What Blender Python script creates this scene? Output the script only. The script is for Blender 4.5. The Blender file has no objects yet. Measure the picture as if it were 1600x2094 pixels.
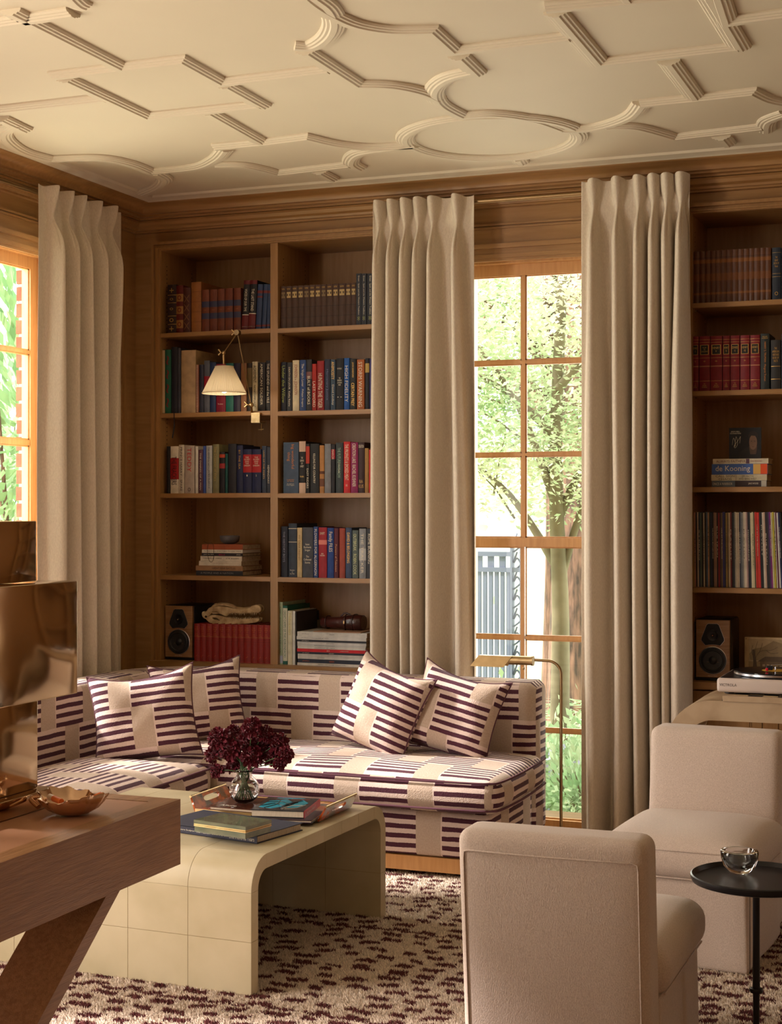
import bpy, math, random
import numpy as np
from mathutils import Matrix, Vector, Quaternion
random.seed(7); rng = np.random.default_rng(7)
sc = bpy.context.scene
COL = sc.collection
R = math.radians
# ------------------------------------------------------------------ camera
TH = R(21.17); FOC = 3176.0; HC = 1.40; CT, ST = math.cos(TH), math.sin(TH)
cam = bpy.data.cameras.new('camera'); camo = bpy.data.objects.new('camera', cam); COL.objects.link(camo)
cam.sensor_fit = 'VERTICAL'; cam.sensor_height = 36; cam.lens = 36*FOC/2094; cam.clip_end = 200; cam.clip_start = .05
cam.shift_y = -1.0/2094
camo.location = (0, 0, HC); camo.rotation_euler = (R(90), 0, TH); sc.camera = camo
# ------------------------------------------------------------------ view, sky, sun, window daylight, added fill lamps
vs = sc.view_settings; vs.view_transform = 'Standard'; vs.look = 'None'; vs.exposure = 0.12; vs.gamma = 1; vs.use_curve_mapping = False
wd = bpy.data.worlds.new('sky'); sc.world = wd; wd.use_nodes = True
wn = wd.node_tree; bgn = wn.nodes['Background']
bgn.inputs[0].default_value = (1.0, .97, .93, 1); bgn.inputs[1].default_value = 4.6
def sun(direction, energy, col, angle):
    l = bpy.data.lights.new('sun', 'SUN'); l.energy = energy; l.color = col; l.angle = R(angle)
    o = bpy.data.objects.new('sun', l); COL.objects.link(o); o.location = (-8, 2, 9)
    o.rotation_euler = Vector(direction).to_track_quat('-Z', 'Y').to_euler(); return o
sun((.74, .19, -.60), 9.5, (1, .88, .85), 5)
def area(name, loc, direction, sx, sy, power, col):
    l = bpy.data.lights.new(name, 'AREA'); l.shape = 'RECTANGLE'; l.size = sx; l.size_y = sy; l.energy = power; l.color = col
    o = bpy.data.objects.new(name, l); COL.objects.link(o); o.location = loc
    o.rotation_euler = Vector(direction).to_track_quat('-Z', 'Y').to_euler(); return o
area('daylight_left_window', (-4.35, 5.3, 1.55), (1, -.05, -.15), 1.0, 2.3, 60, (1, .87, .80))
area('fill_middle_left_wall', (-4.0, 2.7, 1.5), (1, .25, -.12), 1.1, 2.3, 78, (1, .86, .76))  # added fill lamp set in an unseen left-wall opening
area('fill_near_left_wall', (-4.0, .2, 1.5), (1, .4, 0), 1.1, 2.3, 20, (1, .84, .70))  # weaker fill, also added, at the unseen opening nearest the camera
area('warm_fill_behind_camera', (.6, -1.2, 2.75), (-.2, .5, -1), .8, .8, 12, (1, .72, .45))  # soft overhead fill added out of view, not a known fixture
area('daylight_garden_window', (-1.947, 6.95, 1.45), (0, -1, -.12), .66, 2.3, 22, (1, .93, .86))

# ------------------------------------------------------------------ pixel rays meeting real planes
def ray(px, py):
    u = (px-800)/FOC; return (-ST+u*CT, CT+u*ST, (1046-py)/FOC)
def onY(px, py, Y):
    r = ray(px, py); d = Y/r[1]; return (r[0]*d, HC+r[2]*d)
def onX(px, py, X):
    r = ray(px, py); d = X/r[0]; return (r[1]*d, HC+r[2]*d)
def onZ(px, py, Z):
    r = ray(px, py); d = (Z-HC)/r[2]; return (r[0]*d, r[1]*d)
# ------------------------------------------------------------------ materials
def lin(c):
    return tuple(((x/255)/12.92 if x/255 <= .04045 else ((x/255+.055)/1.055)**2.4) for x in c)
MATS = {}
def mat(name, col, rough=.6, metal=0, col2=None, scale=20, stretch=(1, 1, 1), bump=0, bscale=None, detail=3, spec=.5, trans=0, ior=1.45, sheen=0, contrast=(.35, .65), coat=0):
    if name in MATS: return MATS[name]
    m = bpy.data.materials.new(name); m.use_nodes = True; nt = m.node_tree; N, L = nt.nodes, nt.links
    b = N['Principled BSDF']
    b.inputs['Base Color'].default_value = (*col[:3], 1); b.inputs['Roughness'].default_value = rough; b.inputs['Metallic'].default_value = metal
    b.inputs['Specular IOR Level'].default_value = spec; b.inputs['IOR'].default_value = ior
    b.inputs['Transmission Weight'].default_value = trans; b.inputs['Sheen Weight'].default_value = sheen; b.inputs['Coat Weight'].default_value = coat
    if col2 is not None or bump:
        tc = N.new('ShaderNodeTexCoord'); mp = N.new('ShaderNodeMapping'); L.new(tc.outputs['Object'], mp.inputs[0]); mp.inputs['Scale'].default_value = stretch
        nz = N.new('ShaderNodeTexNoise'); nz.inputs['Scale'].default_value = scale; nz.inputs['Detail'].default_value = detail; L.new(mp.outputs[0], nz.inputs[0])
        if col2 is not None:
            cr = N.new('ShaderNodeValToRGB'); cr.color_ramp.elements[0].position = contrast[0]; cr.color_ramp.elements[1].position = contrast[1]
            cr.color_ramp.elements[0].color = (*col[:3], 1); cr.color_ramp.elements[1].color = (*col2[:3], 1)
            L.new(nz.outputs[0], cr.inputs[0]); L.new(cr.outputs[0], b.inputs['Base Color'])
        if bump:
            bz = nz
            if bscale:
                bz = N.new('ShaderNodeTexNoise'); bz.inputs['Scale'].default_value = bscale; bz.inputs['Detail'].default_value = 2; L.new(mp.outputs[0], bz.inputs[0])
            bp = N.new('ShaderNodeBump'); bp.inputs['Strength'].default_value = bump; bp.inputs['Distance'].default_value = .004
            L.new(bz.outputs[0], bp.inputs['Height']); L.new(bp.outputs[0], b.inputs['Normal'])
    MATS[name] = m; return m
WOOD_V = mat('oak_upright', (.30, .152, .052), .36, col2=(.355, .188, .070), scale=9, stretch=(6, 6, .5), bump=.06, bscale=60)
WOOD_H = mat('oak_crosswise', (.30, .152, .052), .36, col2=(.355, .188, .070), scale=9, stretch=(.5, 6, 6), bump=.06, bscale=60)
WOOD_Y = mat('oak_lengthwise', (.30, .152, .052), .36, col2=(.355, .188, .070), scale=9, stretch=(6, .5, 6), bump=.06, bscale=60)
DESK_M = mat('desk_oak', (.24, .112, .044), .38, col2=(.34, .17, .072), scale=14, stretch=(8, .6, 12), bump=.25, bscale=50)
SASH = mat('sash_pine', (.52, .26, .09), .4, col2=(.60, .32, .12), scale=10, stretch=(6, 6, .6))
PLASTER = mat('ceiling_plaster', (.62, .53, .405), .75, col2=(.64, .55, .42), scale=2)
LINEN = mat('curtain_linen', (.60, .51, .41), .9, col2=(.68, .59, .48), scale=260, stretch=(1, 1, .35), bump=.25, bscale=500, spec=.15, sheen=.15)
CHAIRF = mat('chair_linen', (.50, .40, .33), .92, col2=(.62, .51, .43), scale=420, stretch=(1, 1, .6), bump=.3, bscale=420, spec=.15, sheen=.2)
BRASS = mat('aged_brass', (.62, .44, .22), .28, 1, col2=(.46, .31, .14), scale=14)
BRASS_D = mat('dark_brass', (.30, .20, .10), .35, 1)
BLACK = mat('black_metal', (.012, .011, .013), .32, .2)
BLACKM = mat('black_matte', (.01, .01, .012), .7)
PAGES = mat('paper_pages', (.62, .53, .40), .85, col2=(.45, .36, .26), scale=300, stretch=(8, .2, .2))
WHITEM = mat('white_paper', (.74, .70, .64), .6)
def glassmat(name, tint=(1, 1, 1), thin=True):
    m = bpy.data.materials.new(name); m.use_nodes = True; nt = m.node_tree; N, L = nt.nodes, nt.links
    if thin:
        N.remove(N['Principled BSDF']); tr = N.new('ShaderNodeBsdfTransparent'); tr.inputs[0].default_value = (*tint, 1)
        gl = N.new('ShaderNodeBsdfGlossy'); gl.inputs['Roughness'].default_value = .02
        fr = N.new('ShaderNodeFresnel'); fr.inputs[0].default_value = 1.35; mx = N.new('ShaderNodeMixShader')
        ge = N.new('ShaderNodeNewGeometry'); iv = N.new('ShaderNodeMath'); iv.operation = 'SUBTRACT'; iv.inputs[0].default_value = 1; L.new(ge.outputs['Backfacing'], iv.inputs[1]); ml = N.new('ShaderNodeMath'); ml.operation = 'MULTIPLY'; L.new(fr.outputs[0], ml.inputs[0]); L.new(iv.outputs[0], ml.inputs[1])
        L.new(ml.outputs[0], mx.inputs[0]); L.new(tr.outputs[0], mx.inputs[1]); L.new(gl.outputs[0], mx.inputs[2]); L.new(mx.outputs[0], N['Material Output'].inputs[0])
    else:
        b = N['Principled BSDF']; b.inputs['Base Color'].default_value = (*tint, 1); b.inputs['Roughness'].default_value = .02; b.inputs['Transmission Weight'].default_value = 1; b.inputs['IOR'].default_value = 1.45
    return m
PANE = glassmat('window_glass', (.98, 1, .985)); CRYSTAL = glassmat('clear_glass', (1, 1, 1), False)
class NT:
    def __init__(s, m): s.m = m; s.N = m.node_tree.nodes; s.L = m.node_tree.links
    def val(s, x): return x
    def math(s, op, a, b=None, c=None):
        n = s.N.new('ShaderNodeMath'); n.operation = op
        for i, x in enumerate((a, b, c)):
            if x is None: continue
            if isinstance(x, (int, float)): n.inputs[i].default_value = x
            else: s.L.new(x, n.inputs[i])
        return n.outputs[0]
    def mix(s, f, a, b):
        n = s.N.new('ShaderNodeMix'); n.data_type = 'RGBA'
        if isinstance(f, (int, float)): n.inputs[0].default_value = f
        else: s.L.new(f, n.inputs[0])
        for i, x in ((6, a), (7, b)):
            if isinstance(x, tuple): n.inputs[i].default_value = (*x, 1)
            else: s.L.new(x, n.inputs[i])
        return n.outputs[2]
def stripes(name, P=.30, B=.10, H=.18, OFF=.17, S=.036, D=.5):
    m = bpy.data.materials.new(name); m.use_nodes = True; t = NT(m); N, L = t.N, t.L; b = N['Principled BSDF']
    uv = N.new('ShaderNodeUVMap'); sp = N.new('ShaderNodeSeparateXYZ'); L.new(uv.outputs[0], sp.inputs[0])
    nz = N.new('ShaderNodeTexNoise'); nz.inputs['Scale'].default_value = 9; L.new(uv.outputs[0], nz.inputs[0])
    nf = N.new('ShaderNodeTexNoise'); nf.inputs['Scale'].default_value = 160; L.new(uv.outputs[0], nf.inputs[0])
    wob = t.math('MULTIPLY', t.math('SUBTRACT', nz.outputs[0], .5), .007); fine = t.math('MULTIPLY', t.math('SUBTRACT', nf.outputs[0], .5), .0025)
    u = t.math('ADD', sp.outputs[0], wob); v = t.math('ADD', t.math('ADD', sp.outputs[1], wob), fine)
    row = t.math('FLOOR', t.math('DIVIDE', v, H)); uo = t.math('ADD', u, t.math('MULTIPLY', row, OFF))
    fu = t.math('FRACT', t.math('DIVIDE', uo, P)); band = t.math('LESS_THAN', fu, B/P)
    edge = t.math('LESS_THAN', t.math('ABSOLUTE', t.math('SUBTRACT', fu, B/P)), .018)
    st = t.math('LESS_THAN', t.math('FRACT', t.math('DIVIDE', v, S)), D)
    dk = t.math('MULTIPLY', st, t.math('SUBTRACT', 1, t.math('MAXIMUM', band, edge)))
    c1 = t.mix(nf.outputs[0], (.60, .465, .40), (.70, .56, .50)); c2 = t.mix(nf.outputs[0], (.40, .30, .225), (.56, .44, .35)); c3 = t.mix(nf.outputs[0], (.052, .014, .024), (.088, .028, .044))
    c = t.mix(band, c1, c2); c = t.mix(dk, c, c3); L.new(c, b.inputs['Base Color']); b.inputs['Roughness'].default_value = .95
    b.inputs['Specular IOR Level'].default_value = .15; b.inputs['Sheen Weight'].default_value = .1
    wv = N.new('ShaderNodeTexVoronoi'); wv.inputs['Scale'].default_value = 220; L.new(uv.outputs[0], wv.inputs[0])
    bp = N.new('ShaderNodeBump'); bp.inputs['Strength'].default_value = .3; bp.inputs['Distance'].default_value = .0025; L.new(wv.outputs[0], bp.inputs['Height']); L.new(bp.outputs[0], b.inputs['Normal'])
    return m
STRIPE = stripes('striped_weave'); STRIPE_P = stripes('striped_pillow_weave', P=.30, B=.085, H=.165, OFF=.085, S=.033, D=.5)
PIPING = mat('plum_piping', (.10, .035, .05), .9)

# ------------------------------------------------------------------ mesh builder
WORLD = {}
def wm(o): return WORLD.get(o.name, Matrix())
class MB:
    def __init__(s): s.v = []; s.f = []
    def add(s, vs, fs, M=None):
        o = len(s.v); s.v += [tuple(M @ Vector(p)) if M is not None else tuple(p) for p in vs]; s.f += [tuple(i+o for i in f) for f in fs]; return s
    def box(s, x0, x1, y0, y1, z0, z1, M=None):
        return s.add([(x0, y0, z0), (x1, y0, z0), (x1, y1, z0), (x0, y1, z0), (x0, y0, z1), (x1, y0, z1), (x1, y1, z1), (x0, y1, z1)],
                     [(0, 3, 2, 1), (4, 5, 6, 7), (0, 1, 5, 4), (1, 2, 6, 5), (2, 3, 7, 6), (3, 0, 4, 7)], M)
    def rbox(s, x0, x1, y0, y1, z0, z1, r, k=3, m=1, post=None, M=None):
        c = [(x0+x1)/2, (y0+y1)/2, (z0+z1)/2]; h = [(x1-x0)/2, (y1-y0)/2, (z1-z0)/2]; ax = []
        for a in range(3):
            i = h[a]-r; ys = [-h[a]+r*(1-math.cos(math.pi/2*j/k)) for j in range(k)] + [-i+2*i*j/m for j in range(m+1)] + [h[a]-r*(1-math.cos(math.pi/2*j/k)) for j in range(k-1, -1, -1)]
            ax.append(ys)
        idx = {}; vs = []; fs = []; n = [len(q)-1 for q in ax]
        def V(i, j, l):
            t = (i, j, l)
            if t not in idx:
                p = [ax[0][i], ax[1][j], ax[2][l]]; q = [max(-h[a]+r, min(h[a]-r, p[a])) for a in range(3)]; d = [p[a]-q[a] for a in range(3)]
                ln = math.sqrt(sum(e*e for e in d))
                if ln > 1e-9: p = [q[a]+d[a]/ln*r for a in range(3)]
                if post: p = post(p, h)
                idx[t] = len(vs); vs.append([p[a]+c[a] for a in range(3)])
            return idx[t]
        for i in range(n[0]):
            for j in range(n[1]):
                fs.append((V(i, j, 0), V(i, j+1, 0), V(i+1, j+1, 0), V(i+1, j, 0))); fs.append((V(i, j, n[2]), V(i+1, j, n[2]), V(i+1, j+1, n[2]), V(i, j+1, n[2])))
        for i in range(n[0]):
            for l in range(n[2]):
                fs.append((V(i, 0, l), V(i+1, 0, l), V(i+1, 0, l+1), V(i, 0, l+1))); fs.append((V(i, n[1], l), V(i, n[1], l+1), V(i+1, n[1], l+1), V(i+1, n[1], l)))
        for j in range(n[1]):
            for l in range(n[2]):
                fs.append((V(0, j, l), V(0, j, l+1), V(0, j+1, l+1), V(0, j+1, l))); fs.append((V(n[0], j, l), V(n[0], j+1, l), V(n[0], j+1, l+1), V(n[0], j, l+1)))
        return s.add(vs, fs, M)
    def tube(s, pts, r, n=8, caps=True, M=None, closed=False):
        pts = [Vector(p) for p in pts]; vs = []; fs = []; m = len(pts); up = None
        rr = r if isinstance(r, (list, tuple)) else [r]*m
        for i, p in enumerate(pts):
            if closed: d = pts[(i+1) % m]-pts[i-1]
            else: d = pts[min(i+1, m-1)]-pts[max(i-1, 0)]
            d.normalize()
            if up is None: up = d.orthogonal().normalized()
            else:
                up = up-d*up.dot(d)
                up = up.normalized() if up.length > 1e-6 else d.orthogonal().normalized()
            w = d.cross(up)
            for j in range(n):
                a = 2*math.pi*j/n; vs.append(p+(up*math.cos(a)+w*math.sin(a))*rr[i])
        for i in range(m if closed else m-1):
            for j in range(n):
                a, b = i*n+j, i*n+(j+1) % n; a2, b2 = ((i+1) % m)*n+j, ((i+1) % m)*n+(j+1) % n; fs.append((a, b, b2, a2))
        if caps and not closed: fs.append(tuple(range(n-1, -1, -1))); fs.append(tuple((m-1)*n+j for j in range(n)))
        return s.add(vs, fs, M)
    def lathe(s, prof, n=24, M=None, wob=None):
        vs = []; fs = []
        for i, (r, z) in enumerate(prof):
            for j in range(n):
                a = 2*math.pi*j/n; q = r*(1+(wob(a, i) if wob else 0)); vs.append((q*math.cos(a), q*math.sin(a), z))
        for i in range(len(prof)-1):
            for j in range(n): fs.append((i*n+j, i*n+(j+1) % n, (i+1)*n+(j+1) % n, (i+1)*n+j))
        if prof[0][0] > 1e-6: fs.append(tuple(range(n-1, -1, -1)))
        if prof[-1][0] > 1e-6: fs.append(tuple((len(prof)-1)*n+j for j in range(n)))
        return s.add(vs, fs, M)
    def prism(s, poly, z0, z1, M=None):
        n = len(poly); vs = [(x, y, z0) for x, y in poly]+[(x, y, z1) for x, y in poly]
        fs = [tuple(range(n-1, -1, -1)), tuple(range(n, 2*n))]+[(i, (i+1) % n, n+(i+1) % n, n+i) for i in range(n)]
        return s.add(vs, fs, M)
    def sweep(s, path, prof, closed=False, caps=True, M=None):
        """path: (x,y) list; prof: (offset to the left, z) list"""
        m = len(path); k = len(prof); vs = []; fs = []
        P = [Vector(p) for p in path]
        for i in range(m):
            a = (P[i]-P[i-1]) if (i > 0 or closed) else (P[1]-P[0]); b = (P[(i+1) % m]-P[i]) if (i < m-1 or closed) else (P[-1]-P[-2])
            a.normalize(); b.normalize(); na = Vector((-a.y, a.x)); nb = Vector((-b.y, b.x)); nn = (na+nb)
            nn = nn.normalized() if nn.length > 1e-6 else na
            sc_ = 1/max(.35, nn.dot(na))
            for o, z in prof: vs.append((P[i].x+nn.x*o*sc_, P[i].y+nn.y*o*sc_, z))
        for i in range(m if closed else m-1):
            for j in range(k-1):
                a, b = i*k+j, i*k+j+1; c, d = ((i+1) % m)*k+j+1, ((i+1) % m)*k+j; fs.append((a, b, c, d))
        if caps and not closed: fs.append(tuple(range(k))); fs.append(tuple((m-1)*k+j for j in range(k-1, -1, -1)))
        return s.add(vs, fs, M)
    def build(s, name, material, parent=None, local=False, smooth=None, uv=None, base=True, normals=False):
        me = bpy.data.meshes.new(name); W = wm(parent) if parent is not None else None
        vs = s.v; loc = Vector((0, 0, 0))
        a = np.array(vs, dtype=float)
        uvs = None
        if uv is not None: fs0 = s.f
        if parent is not None:
            if not local:
                Wi = np.array(W.inverted()); a2 = a @ Wi[:3, :3].T + Wi[:3, 3]
            else: a2 = a
        else:
            if base:
                mn, mx = a.min(0), a.max(0); loc = Vector(((mn[0]+mx[0])/2, (mn[1]+mx[1])/2, mn[2]))
            a2 = a-np.array(loc)
        me.from_pydata([tuple(p) for p in a2], [], s.f); me.validate()
        if normals:
            import bmesh
            bm = bmesh.new(); bm.from_mesh(me); bmesh.ops.recalc_face_normals(bm, faces=bm.faces); bm.to_mesh(me); bm.free()
        if uv is not None:
            ul = me.uv_layers.new(name='UVMap')
            for p in me.polygons:
                no = p.normal
                for li, vi in zip(p.loop_indices, p.vertices): ul.data[li].uv = uv(a[vi], no)
        if smooth is not None:
            me.shade_smooth()
            if smooth < 180: me.set_sharp_from_angle(angle=R(smooth))
        if material is not None: me.materials.append(material)
        o = bpy.data.objects.new(name, me); COL.objects.link(o)
        if parent is not None: o.parent = parent; WORLD[o.name] = W.copy()
        else: o.location = loc; WORLD[o.name] = Matrix.Translation(loc)
        return o
def tag(o, label=None, cat=None, group=None, kind=None):
    if label: o['label'] = label
    if cat: o['category'] = cat
    if group: o['group'] = group
    if kind: o['kind'] = kind
    return o
def thing(name, label, cat, loc=(0, 0, 0), rz=0, group=None, kind=None):
    o = bpy.data.objects.new(name, None); COL.objects.link(o); o.empty_display_size = .05
    o.location = loc; o.rotation_euler = (0, 0, rz); WORLD[o.name] = Matrix.Translation(loc) @ Matrix.Rotation(rz, 4, 'Z')
    return tag(o, label, cat, group, kind)
def bx(name, m, x0, x1, y0, y1, z0, z1, parent=None, **k):
    return MB().box(min(x0, x1), max(x0, x1), min(y0, y1), max(y0, y1), min(z0, z1), max(z0, z1)).build(name, m, parent, **k)
def struct(o): o['kind'] = 'structure'; return o
TXT = []
def text(name, s_, m, parent, origin, xdir, ydir, length, height, depth=.0004, font=None, align='CENTER', keep=False):
    """flat lettering centred on origin (world)"""
    cu = bpy.data.curves.new(name, 'FONT'); cu.body = s_; cu.align_x = 'CENTER'; cu.align_y = 'CENTER'; cu.resolution_u = 2; cu.extrude = 0
    cu.materials.append(m); o = bpy.data.objects.new(name, cu); COL.objects.link(o)
    x = Vector(xdir).normalized(); y = Vector(ydir).normalized(); z = x.cross(y)
    Mt = Matrix((x, y, z)).transposed().to_4x4(); Mt.translation = Vector(origin)
    o.parent = parent; TXT.append((o, Mt, length, height, keep, parent)); return o
def finish_text():
    bpy.context.view_layer.update(); dg = bpy.context.evaluated_depsgraph_get()
    for o, Mt, ln, h, keep, parent in TXT:
        d = o.dimensions; sx = ln/max(d.x, 1e-4); sy = h/max(d.y, 1e-4)
        if keep: sx = sy = min(sx, sy)
        cb = [Vector(b) for b in o.bound_box]; cx = (min(b.x for b in cb)+max(b.x for b in cb))/2; cy = (min(b.y for b in cb)+max(b.y for b in cb))/2
        S = Matrix.Diagonal((sx, sy, 1, 1)) @ Matrix.Translation((-cx, -cy, 0))
        me = bpy.data.meshes.new_from_object(o.evaluated_get(dg)); nm = o.name; A_ = wm(parent).inverted() @ Mt @ S
        me.transform(A_); n_ = bpy.data.objects.new('title_tmp', me); COL.objects.link(n_); n_.parent = parent; bpy.data.objects.remove(o); n_.name = nm
def catmull(pts, n=8, closed=False):
    P = [Vector(p) for p in pts]; out = []; m = len(P)
    g = (lambda i: P[i % m]) if closed else (lambda i: P[max(0, min(m-1, i))])
    for i in range(m if closed else m-1):
        a, b, c, d = g(i-1), g(i), g(i+1), g(i+2)
        for j in range(n):
            t = j/n; out.append(.5*((2*b)+(c-a)*t+(2*a-5*b+4*c-d)*t*t+(3*b-a-3*c+d)*t**3))
    if not closed: out.append(P[-1])
    return out

# ================================================================== ROOM
YW, XW, ZC = 6.60, -3.89, 2.88
XR, YN = 2.5, -2.3
WX0, WX1, WZ1 = -2.33, -1.565, 2.515       # window opening in the back wall
LW0, LW1 = 4.72, 5.86                       # left wall window opening (Y)
struct(bx('floor', mat('floor_oak', (.16, .085, .04), .4, col2=(.22, .12, .06), scale=8, stretch=(.4, 6, 1)), XW-.3, XR+.1, YN-.1, YW+.45, -.1, 0))
struct(bx('ceiling', PLASTER, XW-.3, XR+.1, YN-.1, YW+.45, ZC, ZC+.1))
# back wall: masonry around the window, cases are set into it
w = MB(); w.box(XW-.3, -3.78, YW, YW+.42, 0, ZC); w.box(-2.50, WX0, YW, YW+.42, 0, ZC); w.box(WX1, -1.215, YW, YW+.42, 0, ZC)
w.box(WX0, WX1, YW, YW+.42, WZ1+.03, ZC); w.box(-3.78, -2.5, YW, YW+.42, 2.66, ZC); w.box(-1.215, XR+.1, YW, YW+.42, 2.66, ZC)
w.box(-3.78, -2.5, YW+.37, YW+.42, 0, 2.66); w.box(-1.215, XR+.1, YW+.37, YW+.42, 0, 2.66)
struct(w.build('wall_back', WOOD_H))
w = MB(); HL = XW-.14
for a, b in ((YN, -.4), (.75, 2.15), (3.25, LW0), (LW1, YW)): w.box(HL, XW, a, b, 0, ZC)
for a, b in ((-.4, .75), (2.15, 3.25), (LW0, LW1)): w.box(HL, XW, a, b, 2.57, ZC); w.box(HL, XW, a, b, 0, .06)
struct(w.build('wall_left', WOOD_Y))
w = MB(); w.box(XR, XR+.1, YN, YW, 0, ZC)
for y0 in (-1.6, -.2, 1.2, 2.6, 4.0, 5.3):
    for z0, z1 in ((.2, .9), (1.05, 2.6)):
        w.box(XR-.012, XR, y0, y0+1.0, z0, z0+.04); w.box(XR-.012, XR, y0, y0+1.0, z1-.04, z1); w.box(XR-.012, XR, y0, y0+.04, z0, z1); w.box(XR-.012, XR, y0+.96, y0+1.0, z0, z1)
struct(w.build('wall_right', WOOD_V))
w = MB(); w.box(XW-.3, XR, YN-.1, YN, 0, ZC)
struct(w.build('wall_rear', WOOD_V))
# crown, frieze mouldings (offset from wall, z)
def wallrun(name, prof, back=True, left=True, m=WOOD_H):
    # path runs along left wall toward the corner then along the back wall; offset to the right is into the room
    path = ([(XW, YN)] if left else [])+[(XW, YW)]+([(XR, YW)] if back else [])
    pr = [(-o, z) for o, z in prof]
    return struct(MB().sweep(path, pr).build(name, m, smooth=35, normals=True))
wallrun('trim_1', [(0, ZC), (.165, ZC), (.165, ZC-.018), (.155, ZC-.024), (.145, ZC-.027), (.120, ZC-.033), (.108, ZC-.045), (.104, ZC-.058), (.085, ZC-.060), (.085, ZC-.068), (.06, ZC-.070), (.06, ZC-.078), (0, ZC-.078)])
wallrun('trim_2', [(0, ZC-.078), (.050, ZC-.080), (.052, ZC-.09), (.045, ZC-.104), (.030, ZC-.112), (.026, ZC-.122), (.018, ZC-.124), (.018, ZC-.132), (0, ZC-.134)])
# white plaster border against the crown
bpro = [(.155, ZC), (.158, ZC-.012), (.172, ZC-.020), (.186, ZC-.014), (.194, ZC-.014), (.206, ZC-.009), (.216, ZC-.009), (.226, ZC)]
struct(MB().sweep([(XW, YN), (XW, YW), (XR, YW)], [(-o, z) for o, z in bpro]).build('trim_3', PLASTER, smooth=30, normals=True))
# strapwork on the ceiling
SP = [(-.036, 0), (-.036, -.006), (-.031, -.013), (-.025, -.013), (-.021, -.018), (-.013, -.018), (-.009, -.023), (.009, -.023), (.013, -.018), (.021, -.018), (.025, -.013), (.031, -.013), (.036, -.006), (.036, 0)]
def cz(*pp): return [onZ(x, y, ZC-.012) for x, y in pp]
tn = [3]
def strap(path, closed=False):
    tn[0] += 1
    path = [tuple(p)[:2] for p in path]
    struct(MB().sweep(path, [(o*(1.05+.006*(tn[0]*3 % 5)), ZC+(z*(.80+.028*(tn[0]*3 % 5)) if z else .001)) for o, z in SP], closed=closed).build('trim_%d' % tn[0], PLASTER, smooth=40, normals=True))
def arc(cx, cy, r, a0, a1, n=20): return [(cx+r*math.cos(R(a0+(a1-a0)*i/n)), cy+r*math.sin(R(a0+(a1-a0)*i/n))) for i in range(n+1)]
strap([(-2.70, 3.86), (-2.70, 4.485), (-2.475, 4.485), (-2.475, 4.765), (-2.065, 4.755)])
strap([(-2.965, 4.49), (-2.69, 4.49)])
strap([(-2.945, 4.53), (-2.945, 5.075), (-2.475, 5.075)])
strap([(-2.475, 4.80), (-2.475, 5.10)])
strap([onZ(0, 221, ZC), onZ(214, 197, ZC)])
strap([onZ(0, 44, ZC), onZ(150, 22, ZC)])
strap(catmull(cz((128, -25), (140, -5), (158, 12), (172, 18)), 6))
strap([onZ(0, 238, ZC), onZ(50, 262, ZC)])
strap(cz((425, 232), (538, 296)))
strap(cz((440, 303), (540, 294), (627, 283)) + [tuple(p) for p in catmull(cz((627, 283), (690, 297), (760, 303), (845, 299)), 6)][1:])
strap([tuple(p) for p in catmull(cz((35, 258), (8, 272), (14, 290), (48, 312), (105, 328)), 8)] + [tuple(p) for p in catmull(cz((105, 328), (200, 325), (262, 336), (307, 354)), 8)][1:])
strap(catmull(cz((307, 354), (400, 345), (442, 328), (462, 308)), 8))
strap(catmull(cz((318, 355), (337, 368), (325, 384), (292, 398)), 6))
strap([tuple(p) for p in catmull(cz((440, 340), (500, 341), (567, 357)), 8)] + cz((715, 340)))
strap(catmull(cz((735, 346), (718, 334), (735, 315), (800, 305), (850, 298)), 6))
strap(cz((652, 354), (680, 369)))
strap(catmull(cz((603, 98), (640, 98), (672, 78), (684, 50), (672, 20), (640, -5)), 8))
strap(cz((625, 108), (730, 176)) + [tuple(p) for p in catmull(cz((730, 176), (800, 178), (860, 190), (895, 206)), 6)][1:])
strap([tuple(p) for p in catmull(cz((600, -25), (636, 8), (680, 35), (730, 55), (800, 66), (880, 66)), 6)] + cz((927, 108), (1165, 80)))
strap(cz((938, 118), (975, 153)))
strap(catmull(cz((968, 149), (915, 163), (889, 188), (900, 215), (945, 240)), 8))
strap(arc(-1.845, 5.868, .345, 0, 360, 47)[:-1], True)
strap(catmull(cz((1150, 268), (1225, 262), (1290, 240), (1315, 214)), 8))
strap(catmull(cz((945, 240), (1010, 236), (1085, 246), (1150, 268)), 8))
strap(cz((1312, 215), (1425, 204), (1535, 192)) + [tuple(p) for p in catmull(cz((1535, 192), (1568, 207), (1620, 217)), 6)][1:])
strap([tuple(p) for p in catmull(cz((1240, 262), (1300, 263), (1378, 284)), 8)] + cz((1560, 263)))
strap(catmull(cz((1567, 271), (1572, 250), (1610, 235)), 6))
strap(cz((1475, 283), (1488, 298)))
strap(cz((1368, 130), (1424, 205)))
strap(cz((1118, 20), (1290, 5), (1480, -15)))
strap(cz((1137, 30), (1225, 132), (1510, 100)))
strap(cz((1440, -20), (1514, 103)))
strap(cz((1462, -20), (1485, 48), (1640, 28)))
strap(cz((1262, -25), (1288, 8)))
strap(cz((1060, 326), (1066, 335)))

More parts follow.
